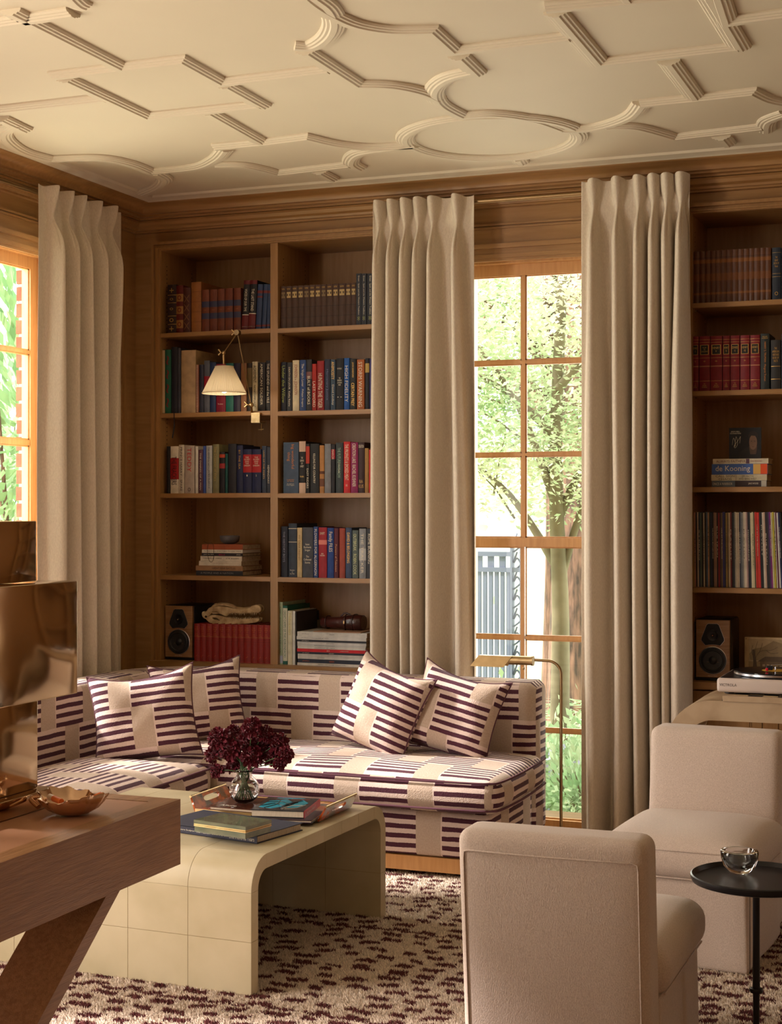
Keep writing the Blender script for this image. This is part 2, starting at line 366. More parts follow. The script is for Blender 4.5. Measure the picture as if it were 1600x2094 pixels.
# picture-frame panel mouldings
def frameY(mb, x0, x1, z0, z1, Y, w_=.022, d=.012):
    for a, b, c, e in ((x0, x1, z0, z0+w_), (x0, x1, z1-w_, z1), (x0, x0+w_, z0+w_, z1-w_), (x1-w_, x1, z0+w_, z1-w_)): mb.box(a, b, Y-d, Y, c, e); 
    g = w_*.6
    for a, b, c, e in ((x0-g, x1+g, z0-g, z0), (x0-g, x1+g, z1, z1+g), (x0-g, x0, z0, z1), (x1, x1+g, z0, z1)): mb.box(a, b, Y-d*.45, Y, c, e)
def frameX(mb, y0, y1, z0, z1, X, w_=.022, d=.012):
    for a, b, c, e in ((y0, y1, z0, z0+w_), (y0, y1, z1-w_, z1), (y0, y0+w_, z0+w_, z1-w_), (y1-w_, y1, z0+w_, z1-w_)): mb.box(X, X+d, a, b, c, e)
m_ = MB(); frameX(m_, 6.12, 6.50, .25, 2.60, XW); struct(m_.build('trim_60', WOOD_V))
m_ = MB(); m_.box(WX0-.08, WX1+.08, YW-.008, YW, 2.655, 2.663); m_.box(WX0-.08, WX1+.08, YW-.014, YW, 2.668, 2.676); struct(m_.build('trim_61', WOOD_H))
m_ = MB(); m_.box(XW, XW+.008, 4.5, LW1+.15, 2.655, 2.663); m_.box(XW, XW+.014, 4.5, LW1+.15, 2.668, 2.676); struct(m_.build('trim_62', WOOD_Y))
struct(MB().sweep([(XW, YN), (XW, YW), (-3.78, YW)], [(0, 0), (-.02, 0), (-.02, .12), (-.012, .14), (0, .14)]).build('baseboard_left', WOOD_Y))
# window casings
def casing(name, lo, hi, top, plane, axis):
    m_ = MB()
    for w0, w1, d in ((0, .012, .012), (.012, .03, .02), (.03, .055, .012), (.055, .075, .028)):
        for sgn in (0, 1):
            a = (lo-w1, lo-w0) if sgn == 0 else (hi+w0, hi+w1)
            if axis == 'Y': m_.box(a[0], a[1], plane-d, plane, 0, top+w0)
            else: m_.box(plane, plane+d, a[0], a[1], 0, top+w0)
        if axis == 'Y': m_.box(lo-w1, hi+w1, plane-d, plane, top+w0, top+w1)
        else: m_.box(plane, plane+d, lo-w1, hi+w1, top+w0, top+w1)
    return struct(m_.build(name, WOOD_H if axis == 'Y' else WOOD_Y))
casing('trim_63', WX0, WX1, WZ1-.005, YW, 'Y'); casing('trim_64', LW0, LW1, 2.515, XW, 'X')

# ------------------------------------------------------------------ sash windows
def sash_window(name, T, rows, cols, zr, frame_z, matf=SASH):
    """T(u, w, z): u along the wall, w outward depth. zr: list of (z0,z1) pane rows; cols: list of (u0,u1)"""
    root = thing(name, None, None, T(cols[0][0], 0, 0)); root['kind'] = 'structure'
    def B(nm, m, u0, u1, w0, w1, z0, z1):
        a, b = T(u0, w0, z0), T(u1, w1, z1); return bx(nm, m, a[0], b[0], a[1], b[1], a[2], b[2], root)
    U0, U1 = cols[0][0], cols[-1][1]; Z0, Z1 = zr[-1][0], zr[0][1]
    B('stile', matf, U0-.05, U0, .015, .06, Z0-.04, Z1+.05); B('stile', matf, U1, U1+.05, .015, .06, Z0-.04, Z1+.05)
    B('top_rail', matf, U0, U1, .015, .06, Z1, Z1+.05); B('bottom_rail', matf, U0, U1, .0, .06, -.005, Z0)
    B('jamb', matf, U0-.075, U0-.05, -.02, .062, 0, Z1+.08); B('jamb', matf, U1+.05, U1+.075, -.02, .062, 0, Z1+.08); B('head_jamb', matf, U0-.05, U1+.05, -.02, .062, Z1+.05, Z1+.08)
    mid = rows//2
    for i in range(len(zr)-1):
        h0, h1 = zr[i+1][1], zr[i][0]
        if i == mid-1: B('meeting_rail', matf, U0, U1, -.002, .055, h0, h1)
        else:
            for (c0, c1) in cols: B('muntin', matf, c0-.0003, c1+.0003, .0185, .0495, h0, h1)
    for i in range(len(cols)-1):
        sh = -.004
        B('muntin', matf, cols[i][1], cols[i+1][0], .018, .05, zr[mid-1][0], Z1)
        B('muntin', matf, cols[i][1]+sh, cols[i+1][0]+sh, .014, .05, Z0, zr[mid][1])
    for (z0, z1) in zr:
        for (u0, u1) in cols:
            B('pane', PANE, u0, u1, .034, .037, z0, z1)
            # bead
            bm_ = MB(); q = .006
            for a, b, c, d in ((u0, u1, z0, z0+q), (u0, u1, z1-q, z1), (u0, u0+q, z0, z1), (u1-q, u1, z0, z1)):
                A, Bb = T(a, .024, c), T(b, .034, d); bm_.box(min(A[0], Bb[0]), max(A[0], Bb[0]), min(A[1], Bb[1]), max(A[1], Bb[1]), c, d)
            bm_.build('glazing_bead', matf, root)
    return root
zs = [(2.073, 2.452), (1.660, 2.058), (1.283, 1.647), (.846, 1.243), (.438, .832), (.040, .425)]
sash_window('window_1', lambda u, w_, z: (u, YW+.04+w_, z), 6, [(-2.255, -1.955), (-1.938, -1.64)], zs, 0)
zl = [(2.107, 2.468), (1.715, 2.092), (1.283, 1.690), (.846, 1.262), (.438, .832), (.060, .425)]
sash_window('window_2', lambda u, w_, z: (XW-.04-w_, u, z), 6, [(4.80, 5.29), (5.305, 5.795)], zl, 0)
struct(bx('trim_65', WHITEM, WX0-.05, WX1+.05, YW+.1, YW+.42, -.03, -.004))
struct(MB().sweep([(WX0, YW+.43), (WX0, YW+.12)], [(0, 0), (.05, 0), (.05, 2.6), (0, 2.6)]).build('trim_66', WHITEM))

# ================================================================== BOOKCASES
def bookcase(label, x0, x1, dividers, shelves, side):
    """shelves: list of lists (per bay) of top z"""
    root = thing('bookcase', label, 'bookcase', ((x0+x1)/2, YW, 0), group=None)
    Yf, Yb = 6.575, 6.93; top, base = 2.655, .685
    fr = MB()
    bx('side_panel', WOOD_V, x0-.02, x0, Yf, Yb, base, top, root); bx('side_panel', WOOD_V, x1, x1+.02, Yf, Yb, base, top, root)
    bx('back_panel', WOOD_V, x0-.02, x1+.02, Yb, Yb+.02, base, top+.02, root); bx('top_panel', WOOD_H, x0-.02, x1+.02, Yf, Yb, top, top+.02, root)
    for a, b in dividers: bx('divider', WOOD_V, a, b, Yf-.004, Yb, base, top, root)
    bx('counter', WOOD_H, x0-.045, x1+.045, Yf-.035, Yb, base-.03, base, root)
    cab = MB(); cab.box(x0-.02, x1+.02, Yf+.01, Yb, .08, base-.03); cab.box(x0-.02, x1+.02, Yf+.03, Yb, 0, .08)
    xs = [x0]+[q for d in dividers for q in d]+[x1]
    body = cab.build('cabinet_body', WOOD_V, root)
    for i in range(0, len(xs), 2):
        a, b = xs[i], xs[i+1]; mdl = (a+b)/2
        for p, q, hx in ((a+.004, mdl-.002, mdl-.04), (mdl+.002, b-.004, mdl+.04)):
            dm = MB(); dm.box(p, q, Yf-.008, Yf+.01, .09, base-.04); frameY(dm, p+.05, q-.05, .14, base-.09, Yf-.008, .012, .006)
            d_ = dm.build('door', WOOD_V, root)
            MB().lathe([(.0, -.02), (.011, -.018), (.012, -.01), (.005, -.004), (.006, 0)], 10, Matrix.Translation((hx, Yf-.008, .42)) @ Matrix.Rotation(R(-90), 4, 'X')).build('knob', BRASS, d_)
        for z in shelves[i//2]:
            bx('shelf', WOOD_H, a, b, Yf, Yb, z-.022, z, root)
            ed = MB(); ed.box(a, b, Yf-.006, Yf, z-.020, z-.003); ed.build('shelf_edge', WOOD_H, root)
            for zz in (z,):
                for xx in (a+.004, b-.004):
                    bx('shelf_pin', BRASS_D, xx-.004, xx+.004, Yf+.05, Yf+.058, zz-.030, zz-.022, root)
        hs = MB()
        for xx, dx in ((a, 1), (b, -1)):
            for yy in (Yf+.055, Yb-.05):
                zz = base+.1
                while zz < top-.05:
                    hs.box(min(xx, xx+dx*.0008), max(xx, xx+dx*.0008), yy, yy+.005, zz, zz+.005); zz += .02
        tag(hs.build('pin_hole', BLACKM, root), kind='stuff')
    cs = MB()
    for w0, w1, d in ((0.0012, .008, .008), (.008, .016, .015), (.016, .026, .008), (.026, .040, .024)):
        yb_ = YW+.004 if w0 > .01 else Yf-.0005
        cs.box(x0-w1, x0-w0, Yf-d-.002, yb_, base, top+w0); cs.box(x1+w0, x1+w1, Yf-d-.002, yb_, base, top+w0); cs.box(x0-w1, x1+w1, Yf-d-.002, yb_, top+w0, top+w1)
    cs.build('casing', WOOD_V, root)
    return root
SHL = [[2.258, 1.872, 1.487, 1.094], [2.255, 1.868, 1.485, 1.093]]
SHR = [2.279, 1.908, 1.503, 1.080]
bookcase('built-in oak bookcase in the left corner with two bays and the clip lamp', -3.735, -2.535, [(-3.150, -3.112)], SHL, 0)
bookcase('built-in oak bookcase at the right edge holding records and the turntable speaker', -1.180, .02, [(-.60, -.562)], [SHR, SHR], 1)

# ================================================================== BOOKS
def hexc(c): return lin(c)
BOOKM = {}
def cloth(c, rough=.6):
    k = (tuple(c), rough)
    if k not in BOOKM:
        l = lin(c); BOOKM[k] = mat('cover_%d_%d_%d' % tuple(c), l, rough, col2=tuple(x*.72 for x in l), scale=35, bump=.1, bscale=300, contrast=(.4, .8))
    return BOOKM[k]
GOLD = mat('gilt_print', lin((190, 150, 80)), .4, .6); CREAMP = mat('cream_print', lin((215, 205, 185)), .6); PR = {}
def ink(c):
    if c == 'g': return GOLD
    if c == 'w': return CREAMP
    k = tuple(c)
    if k not in PR: PR[k] = mat('ink_%d_%d_%d' % k, lin(c), .6)
    return PR[k]
CN = [((20, 20, 24), 'black'), ((60, 60, 66), 'charcoal'), ((28, 32, 56), 'navy'), ((30, 60, 120), 'bright blue'), ((55, 70, 95), 'slate blue'), ((110, 112, 118), 'grey'), ((150, 150, 150), 'silver grey'),
      ((215, 205, 190), 'cream'), ((200, 180, 145), 'tan'), ((160, 30, 35), 'red'), ((90, 20, 35), 'crimson'), ((110, 50, 30), 'rust brown'), ((60, 38, 28), 'dark brown'), ((180, 100, 45), 'orange'),
      ((20, 85, 75), 'teal green'), ((110, 110, 75), 'olive'), ((120, 20, 75), 'magenta'), ((75, 50, 80), 'purple'), ((165, 185, 160), 'pale green'), ((50, 75, 60), 'dark green')]
def cname(c): return min(CN, key=lambda n: sum((a-b)**2 for a, b in zip(n[0], c)))[1]
def ordw(n):
    o1 = ['', 'first', 'second', 'third', 'fourth', 'fifth', 'sixth', 'seventh', 'eighth', 'ninth', 'tenth', 'eleventh', 'twelfth', 'thirteenth', 'fourteenth', 'fifteenth', 'sixteenth', 'seventeenth', 'eighteenth', 'nineteenth']
    if n < 20: return o1[n]
    a, b = divmod(n, 10)
    return {2: 'twentieth', 3: 'thirtieth', 4: 'fortieth', 5: 'fiftieth', 6: 'sixtieth'}[a] if b == 0 else {2: 'twenty', 3: 'thirty', 4: 'forty', 5: 'fifty'}[a]+'-'+o1[b]
ORD = ['first', 'second', 'third', 'fourth', 'fifth', 'sixth', 'seventh', 'eighth', 'ninth', 'tenth', 'eleventh', 'twelfth', 'thirteenth', 'fourteenth', 'fifteenth', 'sixteenth', 'seventeenth', 'eighteenth', 'nineteenth', 'twentieth']
def book(x0, x1, z0, zt, Yf, depth, c, title=None, tc='w', o=None, label='', group='', bands=(), lean=0, flatspine=False, th=.55, tl=.8, tz=.5, horiz=None, rough=.6):
    """an upright volume, spine toward the room"""
    wd_ = x1-x0; t = min(.0022, wd_*.15); b = min(.004, wd_*.12) if not flatspine else 0; h = zt-z0
    arcn = 6 if b else 1
    outer = [(x0, Yf+depth)]+[(x0+wd_*i/arcn, Yf+b-b*math.sin(math.pi*i/arcn)) for i in range(arcn+1)]+[(x1, Yf+depth)]
    inner = [(x1-t, Yf+depth), (x1-t, Yf+b+t), (x0+t, Yf+b+t), (x0+t, Yf+depth)]
    M = Matrix.Translation((x0, 0, z0)) @ Matrix.Rotation(R(lean), 4, 'Y') @ Matrix.Translation((-x0, 0, -z0)) if lean else Matrix()
    ob = MB().prism(outer+inner, z0, zt, M).build('book', cloth(c, rough), smooth=40)
    tag(ob, label, 'book', group)
    MB().box(x0+t, x1-t, Yf+b+t, Yf+depth-.003, z0+.0025, zt-.004, M).build('pages', PAGES, ob)
    for bd_ in bands:
        f0, f1, bc = bd_[:3]
        if len(bd_) > 3:
            q_ = wd_*bd_[3]; e4 = .0004+.0003*(bd_[3] > .15); MB().box(x0+q_, x1-q_, Yf-e4, Yf+.004, z0+h*f0, z0+h*f1, M).build('spine_label', ink(bc), ob); continue
        bb = MB(); e = .0005
        arcb = [(x0-e+(wd_+2*e)*i/arcn, Yf+b-b*math.sin(math.pi*i/arcn)-e) for i in range(arcn+1)]
        bb.prism([(x0-e, Yf+b+.004)]+arcb+[(x1+e, Yf+b+.004)], z0+h*f0, z0+h*f1, M); bb.build('spine_band', ink(bc), ob)
    if title:
        for it in (title if isinstance(title, list) else [(title, tc, tz, tl, th, 0)]):
            s_, c_, pz, ln, hh, hor = it
            org = M @ Vector(((x0+x1)/2, Yf-.0009, z0+h*pz))
            if hor: xd = M.to_3x3() @ Vector((1, 0, 0)); yd = M.to_3x3() @ Vector((0, 0, 1)); L_, H_ = wd_*ln, h*hh
            else: xd = M.to_3x3() @ Vector((0, 0, -1)); yd = M.to_3x3() @ Vector((1, 0, 0)); L_, H_ = h*ln, wd_*hh
            text('title', s_, ink(c_), ob, org, xd, yd, L_, H_)
    return ob
def row(data, ox, oy, k, z, where, depth=.19, Yf=6.59):
    """data rows in zoom-crop pixels (x0, x1, top, colour, extra dict)"""
    for i, d in enumerate(data):
        x0 = onY(ox+d[0]*k, 1046, Yf)[0]; x1 = onY(ox+d[1]*k, 1046, Yf)[0]; zt = onY(ox+(d[0]+d[1])/2*k, oy+d[2]*k, Yf)[1]
        e = dict(d[4]) if len(d) > 4 else {}
        desc = e.pop('desc', None); dp = e.pop('depth', depth); g = e.pop('group', 'books on the %s' % where)
        nm = desc or (cname(d[3])+' book')
        book(x0+.0006, x1-.0006, z, zt, Yf+e.pop('back', 0), dp, d[3], label='%s, %s from left, %s' % (nm, ORD[i], where), group=g, **e)
BR = (62, 40, 32)
def T(s_, c='w', z=.5, l=.8, h=.5, hor=0): return (s_, c, z, l, h, hor)
W1 = 'top shelf, left bay'
row([(140, 200, 340, (48, 30, 28), dict(desc='dark tooled leather book with squares', bands=[(.78, .79, 'g'), (.62, .63, 'g'), (.35, .36, 'g'), (.18, .19, 'g')], title=[T('+', 'g', .88, .5, .1, 1), T('o', 'g', .70, .4, .05, 1), T('o', 'g', .5, .4, .05, 1), T('o', 'g', .27, .5, .08, 1), T('+', 'g', .09, .5, .1, 1)])),
     (200, 247, 345, (100, 28, 20), dict(desc='red leather book with gilt diamonds', bands=[(.66, .82, (150, 105, 50)), (.40, .56, (150, 105, 50)), (.10, .27, (150, 105, 50))], title=[T('o', (110, 25, 20), .74, .6, .1, 1), T('o', (110, 25, 20), .48, .6, .1, 1), T('o', (110, 25, 20), .18, .6, .1, 1)])),
     (247, 298, 360, (80, 38, 26), dict(desc='brown leather book with tooled lattice', title=[T('XXXX', (120, 80, 50), .45, .8, .7)])),
     (302, 370, 322, (150, 92, 40), dict(desc='tall ochre leather book', depth=.26, bands=[(.2, .21, (120, 70, 28)), (.4, .41, (120, 70, 28)), (.6, .61, (120, 70, 28)), (.8, .81, (120, 70, 28))]))] +
    [(a, b, t_, (112, 56, 34), dict(desc='rust brown book with blue bands', bands=[(.58, .72, (52, 54, 78)), (.30, .44, (52, 54, 78))], title=[T('IIII', (150, 90, 50), .51, .3, .03, 1)])) for a, b, t_ in ((374, 425, 375), (428, 480, 372), (482, 530, 368), (533, 586, 364), (592, 640, 362))] +
    [(645, 688, 310, (22, 22, 28), dict(desc='black and red book with white script', lean=3, bands=[(0.02, .30, (96, 24, 26)), (.30, .315, 'w'), (.92, 1, (96, 24, 26)), (.06, .07, 'w')], title=[T('VOICES OF OUR TIME', 'w', .6, .45, .4)])),
     (690, 737, 308, (22, 22, 28), dict(desc='black and red book with white script', lean=3, bands=[(0.02, .32, (96, 24, 26)), (.32, .335, 'w'), (.92, 1, (96, 24, 26)), (.06, .07, 'w')], title=[T('THE LAST STAND', 'w', .6, .45, .4)])),
     (742, 778, 336, (45, 62, 96), dict(desc='blue book with red bands', lean=3, bands=[(.8, .86, (110, 40, 40)), (.7, .74, (110, 40, 40)), (.06, .1, (110, 40, 40))])),
     (783, 812, 336, (45, 62, 96), dict(desc='blue book with red bands', lean=3, bands=[(.8, .86, (110, 40, 40)), (.06, .1, (110, 40, 40))])),
     (816, 838, 338, (45, 62, 96), dict(desc='blue book with red bands', lean=2, bands=[(.8, .86, (110, 40, 40)), (.06, .1, (110, 40, 40))]))],
    300, 480, .3, SHL[0][0], W1)
W2 = 'top shelf, bay beside the curtain'
e_ = [914, 950, 988, 1030, 1070, 1110, 1148, 1188, 1225, 1268, 1308, 1356, 1393, 1428]
row([(e_[i], e_[i+1], 352-i*2.1, (72, 48, 38), dict(desc='brown book with cream label', bands=[(.72, .86, (176, 150, 100), .14) if i not in (0, 4, 7) else (.72, .86, (120, 98, 66), .14), (.48, .5, (52, 34, 28)), (.24, .26, (52, 34, 28))], title=[T('VVV', 'g', .93, .6, .04, 1), T('- -', (60, 40, 30), .79, .6, .05, 1)])) for i in range(13)] +
    [(a, b, 264, (38, 40, 50), dict(desc='tall navy book with script title', flatspine=True, title=[T('Green · Spain and the Western Tradition', 'w', .58, .76, .34), T('*', (150, 150, 90), .13, .5, .1, 1)])) for a, b in ((1429, 1463), (1464, 1499), (1503, 1546))],
    300, 480, .3, SHL[1][0], W2)
W3 = 'lamp clamp shelf'
row([(85, 122, 783, (40, 70, 58), dict(desc='thin dark green book with bare pages', depth=.1, bands=[(0.01, .99, (176, 150, 118))])),
     (124, 163, 783, (22, 92, 70), dict(desc='emerald patterned book', title=[T('~ ~ ~ ~', (120, 40, 45), .5, .8, .5)])),
     (167, 208, 765, (34, 36, 50)), (210, 230, 772, (60, 62, 76)),
     (233, 333, 787, (180, 150, 112), dict(desc='thick tan book with bare spine', depth=.22)),
     (335, 355, 885, (150, 90, 70), dict(desc='spiral bound red and white book', title=[T('||||||||||||||||||||||||||||||', 'w', .5, .95, .6)])),
     (358, 388, 885, (48, 50, 66)),
     (390, 428, 858, (92, 96, 108), dict(desc='grey book with red block', bands=[(.40, .70, (150, 22, 40))])),
     (430, 470, 870, (30, 52, 92)), (472, 536, 880, (128, 20, 46), dict(title=[T('The Letter', 'w', .17, .6, .03, 1)])),
     (538, 590, 875, (24, 100, 92)), (592, 638, 875, (40, 36, 60)), (641, 680, 875, (150, 105, 74)),
     (683, 716, 875, (50, 40, 34), dict(bands=[(.5, .9, (110, 92, 64))])),
     (719, 755, 865, (212, 200, 172), dict(title=[T('AGREEMENT', (30, 28, 30), .75, .35, .6), T('NONCOMPLIANT', (40, 38, 40), .3, .45, .4)])),
     (759, 808, 870, (44, 40, 42), dict(title=[('AMERICAN SOLDIER', 'w', .55, .85, .34, 0)])),
     (812, 845, 857, (40, 40, 46), dict(title=[T('THE SPLENDID and the VILE', 'w', .55, .78, .5)]))],
    300, 480, .3, SHL[0][1], W3)
W4 = 'second shelf beside the curtain'
row([(915, 952, 868, (26, 32, 48), dict(title=[T('Under the Willow', (150, 160, 80), .55, .75, .6)])), (955, 990, 870, (50, 52, 58), dict(title=[T('DEATH DU JOUR  Kathy Reichs', 'w', .5, .8, .4)])),
     (993, 1038, 855, (216, 202, 172), dict(title=[T('JOHNSON v. JOHNSON', (140, 40, 30), .62, .6, .6)])), (1042, 1085, 853, (44, 70, 124), dict(title=[T("The Virgin's Lover", 'w', .7, .45, .5), T('Philippa Gregory', 'w', .25, .35, .35)])),
     (1087, 1125, 850, (46, 44, 50), dict(title=[T('BUILT of BOOKS', 'w', .4, .55, .5)], bands=[(.62, .76, (120, 80, 80))])), (1127, 1157, 880, (172, 40, 34), dict(title=[T('LAST WORD', 'w', .35, .55, .6)])),
     (1160, 1208, 860, (150, 30, 36), dict(title=[T('HUNTING THE TIGER', 'w', .4, .7, .6)])), (1212, 1250, 848, (40, 46, 70), dict(title=[T('Mercenary Justice', (110, 120, 160), .5, .6, .4)])),
     (1253, 1287, 850, (52, 74, 96), dict(title=[T('ANIMOSITY', 'g', .78, .35, .6), T('David Lindsey', 'w', .3, .4, .5)])),
     (1290, 1342, 842, (24, 25, 32), dict(title=[T('PATRICK', 'w', .8, .6, .03, 1), T('THE\nEMPEROR\nof OCEAN\nPARK', 'w', .55, .6, .16, 1), T('- -', 'w', .25, .6, .01, 1)])),
     (1345, 1382, 840, (28, 86, 160), dict(title=[T('HIGH FIDELITY', 'w', .5, .7, .6)])), (1385, 1427, 845, (30, 32, 34), dict(title=[T('CERTAIN PREY', 'g', .3, .45, .5), T('JOHN SANDFORD', 'g', .78, .3, .3)])),
     (1432, 1483, 850, (178, 98, 52), dict(title=[T('STORM WARNING', 'w', .5, .9, .5)])), (1490, 1516, 842, (20, 22, 34), dict(bands=[(.72, .9, (180, 150, 80))])), (1519, 1545, 845, (62, 52, 110))],
    300, 480, .3, SHL[1][1], W4)
W5 = 'third shelf, left bay'
row([(135, 158, 243, (28, 26, 28)), (160, 215, 242, (220, 210, 192), dict(desc='cream book with bold black title and red block', bands=[(.3, .75, (160, 24, 28))], title=[T('THE FRACKERS', (20, 20, 22), .48, .6, .62)])),
     (217, 255, 232, (206, 194, 176), dict(desc='cream book with black lettering', title=[T('PRINCE HARRY · SPARE', (40, 36, 34), .5, .9, .42)])), (257, 325, 237, (176, 160, 146), dict(desc='stone book with red title', title=[T('TEDDY', (180, 24, 34), .7, .5, .4), T('o', (90, 70, 60), .08, .3, .08, 1)])),
     (330, 350, 243, (206, 198, 186)), (352, 383, 265, (88, 50, 66), dict(title=[T('THE DIARIES OF A MAN', 'w', .5, .85, .3)])), (384, 402, 240, (60, 84, 160)),
     (404, 444, 237, (170, 172, 172), dict(title=[T('THE HEAVEN & EARTH', (30, 34, 40), .74, .45, .3), T('JAMES McBRIDE', (30, 34, 40), .3, .4, .4)])), (448, 492, 228, (124, 118, 82), dict(title=[T('The Dreamer of Wars', (170, 150, 90), .6, .7, .4)])),
     (495, 532, 280, (26, 22, 26), dict(bands=[(.86, .94, (170, 60, 30)), (.6, .72, (150, 40, 40))])), (535, 552, 292, (20, 80, 76)), (554, 610, 225, (32, 32, 40)),
     (612, 655, 235, (28, 36, 72), dict(title=[T('BY THE SEA', 'g', .7, .4, .3)])),
     (656, 715, 262, (24, 32, 72), dict(desc='navy book with red label numbered 1', bands=[(.47, .88, (160, 26, 32))], title=[T('THE\nGLORY\nAND\nTHE\nDREAM', 'w', .72, .7, .22, 1), T('1', 'w', .40, .1, .04, 1)])),
     (717, 779, 262, (24, 32, 72), dict(desc='navy book with red label numbered 2', bands=[(.47, .88, (160, 26, 32))], title=[T('THE\nGLORY\nAND\nTHE\nDREAM', 'w', .72, .7, .22, 1), T('2', 'w', .40, .1, .04, 1)])),
     (785, 815, 240, (50, 62, 84), dict(title=[T('LIVES OF THE POETS', 'g', .6, .6, .3)])), (817, 845, 245, (54, 60, 74), dict(title=[T('HEMINGWAY', 'w', .4, .4, .5)]))],
    300, 840, .3, SHL[0][2], W5)
W6 = 'third shelf beside the curtain'
row([(930, 1034, 215, (62, 80, 104), dict(desc='wide slate book with orange title', title=[('big wonderful\nthing', (190, 120, 60), .72, .48, .5, 0), T('A HISTORY\nOF TEXAS', (200, 130, 60), .25, .5, .05, 1), T('Stephen\nHarrigan', 'w', .17, .5, .05, 1)])),
     (1038, 1082, 208, (24, 22, 26), dict(desc='black book with pink ends', bands=[(.8, 1.0, (196, 166, 146)), (0.0, .2, (196, 166, 146))], title=[T('THE\nDEMON\nOF\nUNREST', 'w', .6, .6, .2, 1), T('ERIK LARSON', 'g', .32, .6, .03, 1)])),
     (1085, 1110, 225, (30, 28, 30), dict(bands=[(.6, .95, (170, 50, 34))], title=[T('EASY RIDERS', 'w', .3, .4, .5)])), (1113, 1174, 225, (30, 30, 34), dict(title=[T('KILLING FOR COUNTRY', 'w', .5, .6, .25)])),
     (1178, 1210, 235, (178, 124, 70), dict(bands=[(.4, .46, (90, 50, 30)), (.14, .3, (100, 60, 40))])), (1212, 1255, 225, (124, 126, 134)), (1258, 1284, 230, (28, 26, 34), dict(bands=[(.7, .9, (160, 24, 50))], title=[T('MARCH', 'w', .8, .2, .5)])),
     (1288, 1338, 217, (52, 60, 64), dict(title=[T('THE FUTURE WAS NOW', (140, 170, 150), .6, .6, .4), T('Chris Nash', 'w', .5, .2, .2)])), (1342, 1387, 210, (200, 34, 40), dict(title=[T('THE PROPHETS & SMOKED MEAT', 'w', .6, .7, .55), T('DANIEL', 'w', .15, .3, .04, 1)])),
     (1390, 1440, 215, (140, 24, 86), dict(title=[T('CREATION LAKE  RACHEL KUSHNER', 'w', .55, .85, .5)])), (1442, 1484, 215, (56, 30, 34), dict(title=[T('CREATION', 'w', .92, .9, .06, 1), T('RA\nKUS', (190, 150, 90), .18, .8, .16, 1)])), (1487, 1513, 255, (164, 120, 62)), (1515, 1540, 265, (200, 40, 36))],
    300, 840, .3, SHL[1][2], W6)
W7 = 'fourth shelf beside the curtain'
row([(915, 960, 788, (30, 34, 50), dict(title=[T('THE HISTORY BOYS', (130, 130, 150), .6, .6, .3)])), (965, 1022, 768, (46, 56, 72), dict(desc='tall slate book with silver bands', depth=.24, bands=[(.90, .91, 'w'), (.65, .66, 'w')], title=[T('Newton\nof\nthe War', 'w', .1, .6, .09, 1)])),
     (1025, 1058, 797, (196, 172, 130), dict(title=[T('MY DEAR FRIEND', (130, 100, 60), .6, .5, .4)])), (1061, 1134, 795, (62, 64, 74), dict(desc='wide charcoal book', title=[T('Isaac\nBashevis\nSinger', 'w', .60, .7, .17, 1), T('The\nCollected\nStories', 'w', .36, .7, .16, 1)])),
     (1137, 1168, 790, (40, 66, 124), dict(title=[T('FLOWERS FOR ALGERNON', 'w', .5, .9, .55)])), (1171, 1227, 795, (154, 26, 42), dict(bands=[(.66, .75, (210, 120, 110))], title=[T('RED\nORCHID', 'w', .46, .6, .06, 1), T('SWIFT', 'w', .88, .6, .05, 1)])),
     (1230, 1275, 798, (22, 60, 130), dict(title=[T('Family FILES', 'w', .72, .4, .7)])), (1277, 1308, 800, (84, 22, 40), dict(title=[T('Pioneers of Television', (200, 150, 110), .4, .55, .4)])), (1312, 1352, 800, (150, 62, 46)),
     (1355, 1397, 797, (50, 68, 100), dict(title=[T('DAVID & BELONGING', 'g', .6, .6, .45)])), (1400, 1442, 815, (84, 96, 96), dict(title=[T('OUTBREAK · ROBIN COOK', (200, 200, 150), .5, .85, .5)])), (1447, 1494, 803, (134, 136, 142), dict(bands=[(.36, .60, (180, 180, 182))], title=[T('THE TRACKER', 'w', .5, .8, .4)])),
     (1497, 1540, 805, (44, 46, 54), dict(title=[T('ROME BURNING', 'w', .6, .6, .4)]))],
    300, 840, .3, SHL[1][3], W7)
W8 = 'under the skull'
e_ = [322, 361, 402, 443, 490, 534, 577, 618, 660, 709, 753, 795, 834, 858]
row([(e_[i], e_[i+1], 318+i*.9, (146, 36, 30), dict(desc='red bound volume with gilt lettering', rough=.5, bands=[(.60, .605, (90, 20, 18)), (.55, .555, (90, 20, 18)), (.06, .065, (90, 20, 18)), (.66, .665, 'g')], title=[T('THE\nWAR\nOF', (190, 100, 50), .86, .6, .14, 1), T('HIS\nTIME', (190, 100, 50), .72, .6, .08, 1), T('/', (190, 100, 50), .15, .3, .04, 1)])) for i in range(13)],
    300, 1180, .3, .685, W8, depth=.2)
W9 = 'beside the catalogue pile'
row([(896, 926, 171, (160, 178, 150), dict(desc='tall pale green book', depth=.26, bands=[(0.02, .14, (170, 180, 200))], title=[T('Kaiser     Great Camps of the Adirondacks', (60, 70, 60), .55, .75, .4)])),
     (928, 958, 196, (24, 88, 72), dict(desc='green and white tall book', depth=.26, bands=[(.06, .96, (196, 196, 178))], title=[T('GREAT CAMPS OF THE ADIRONDACKS', (30, 90, 70), .52, .8, .5)])),
     (960, 992, 230, (206, 200, 172), dict(title=[T('Hideaways', (190, 170, 90), .75, .4, .6)], depth=.25)), (995, 1013, 232, (205, 203, 196), dict(depth=.24, flatspine=True)), (1015, 1022, 236, (40, 34, 36), dict(depth=.24, desc='thin black book with portrait cover', flatspine=True))],
    300, 1180, .3, .685, W9)
# magazine propped against them
x_ = onY(300+1020*.3, 1046, 6.58)[0]
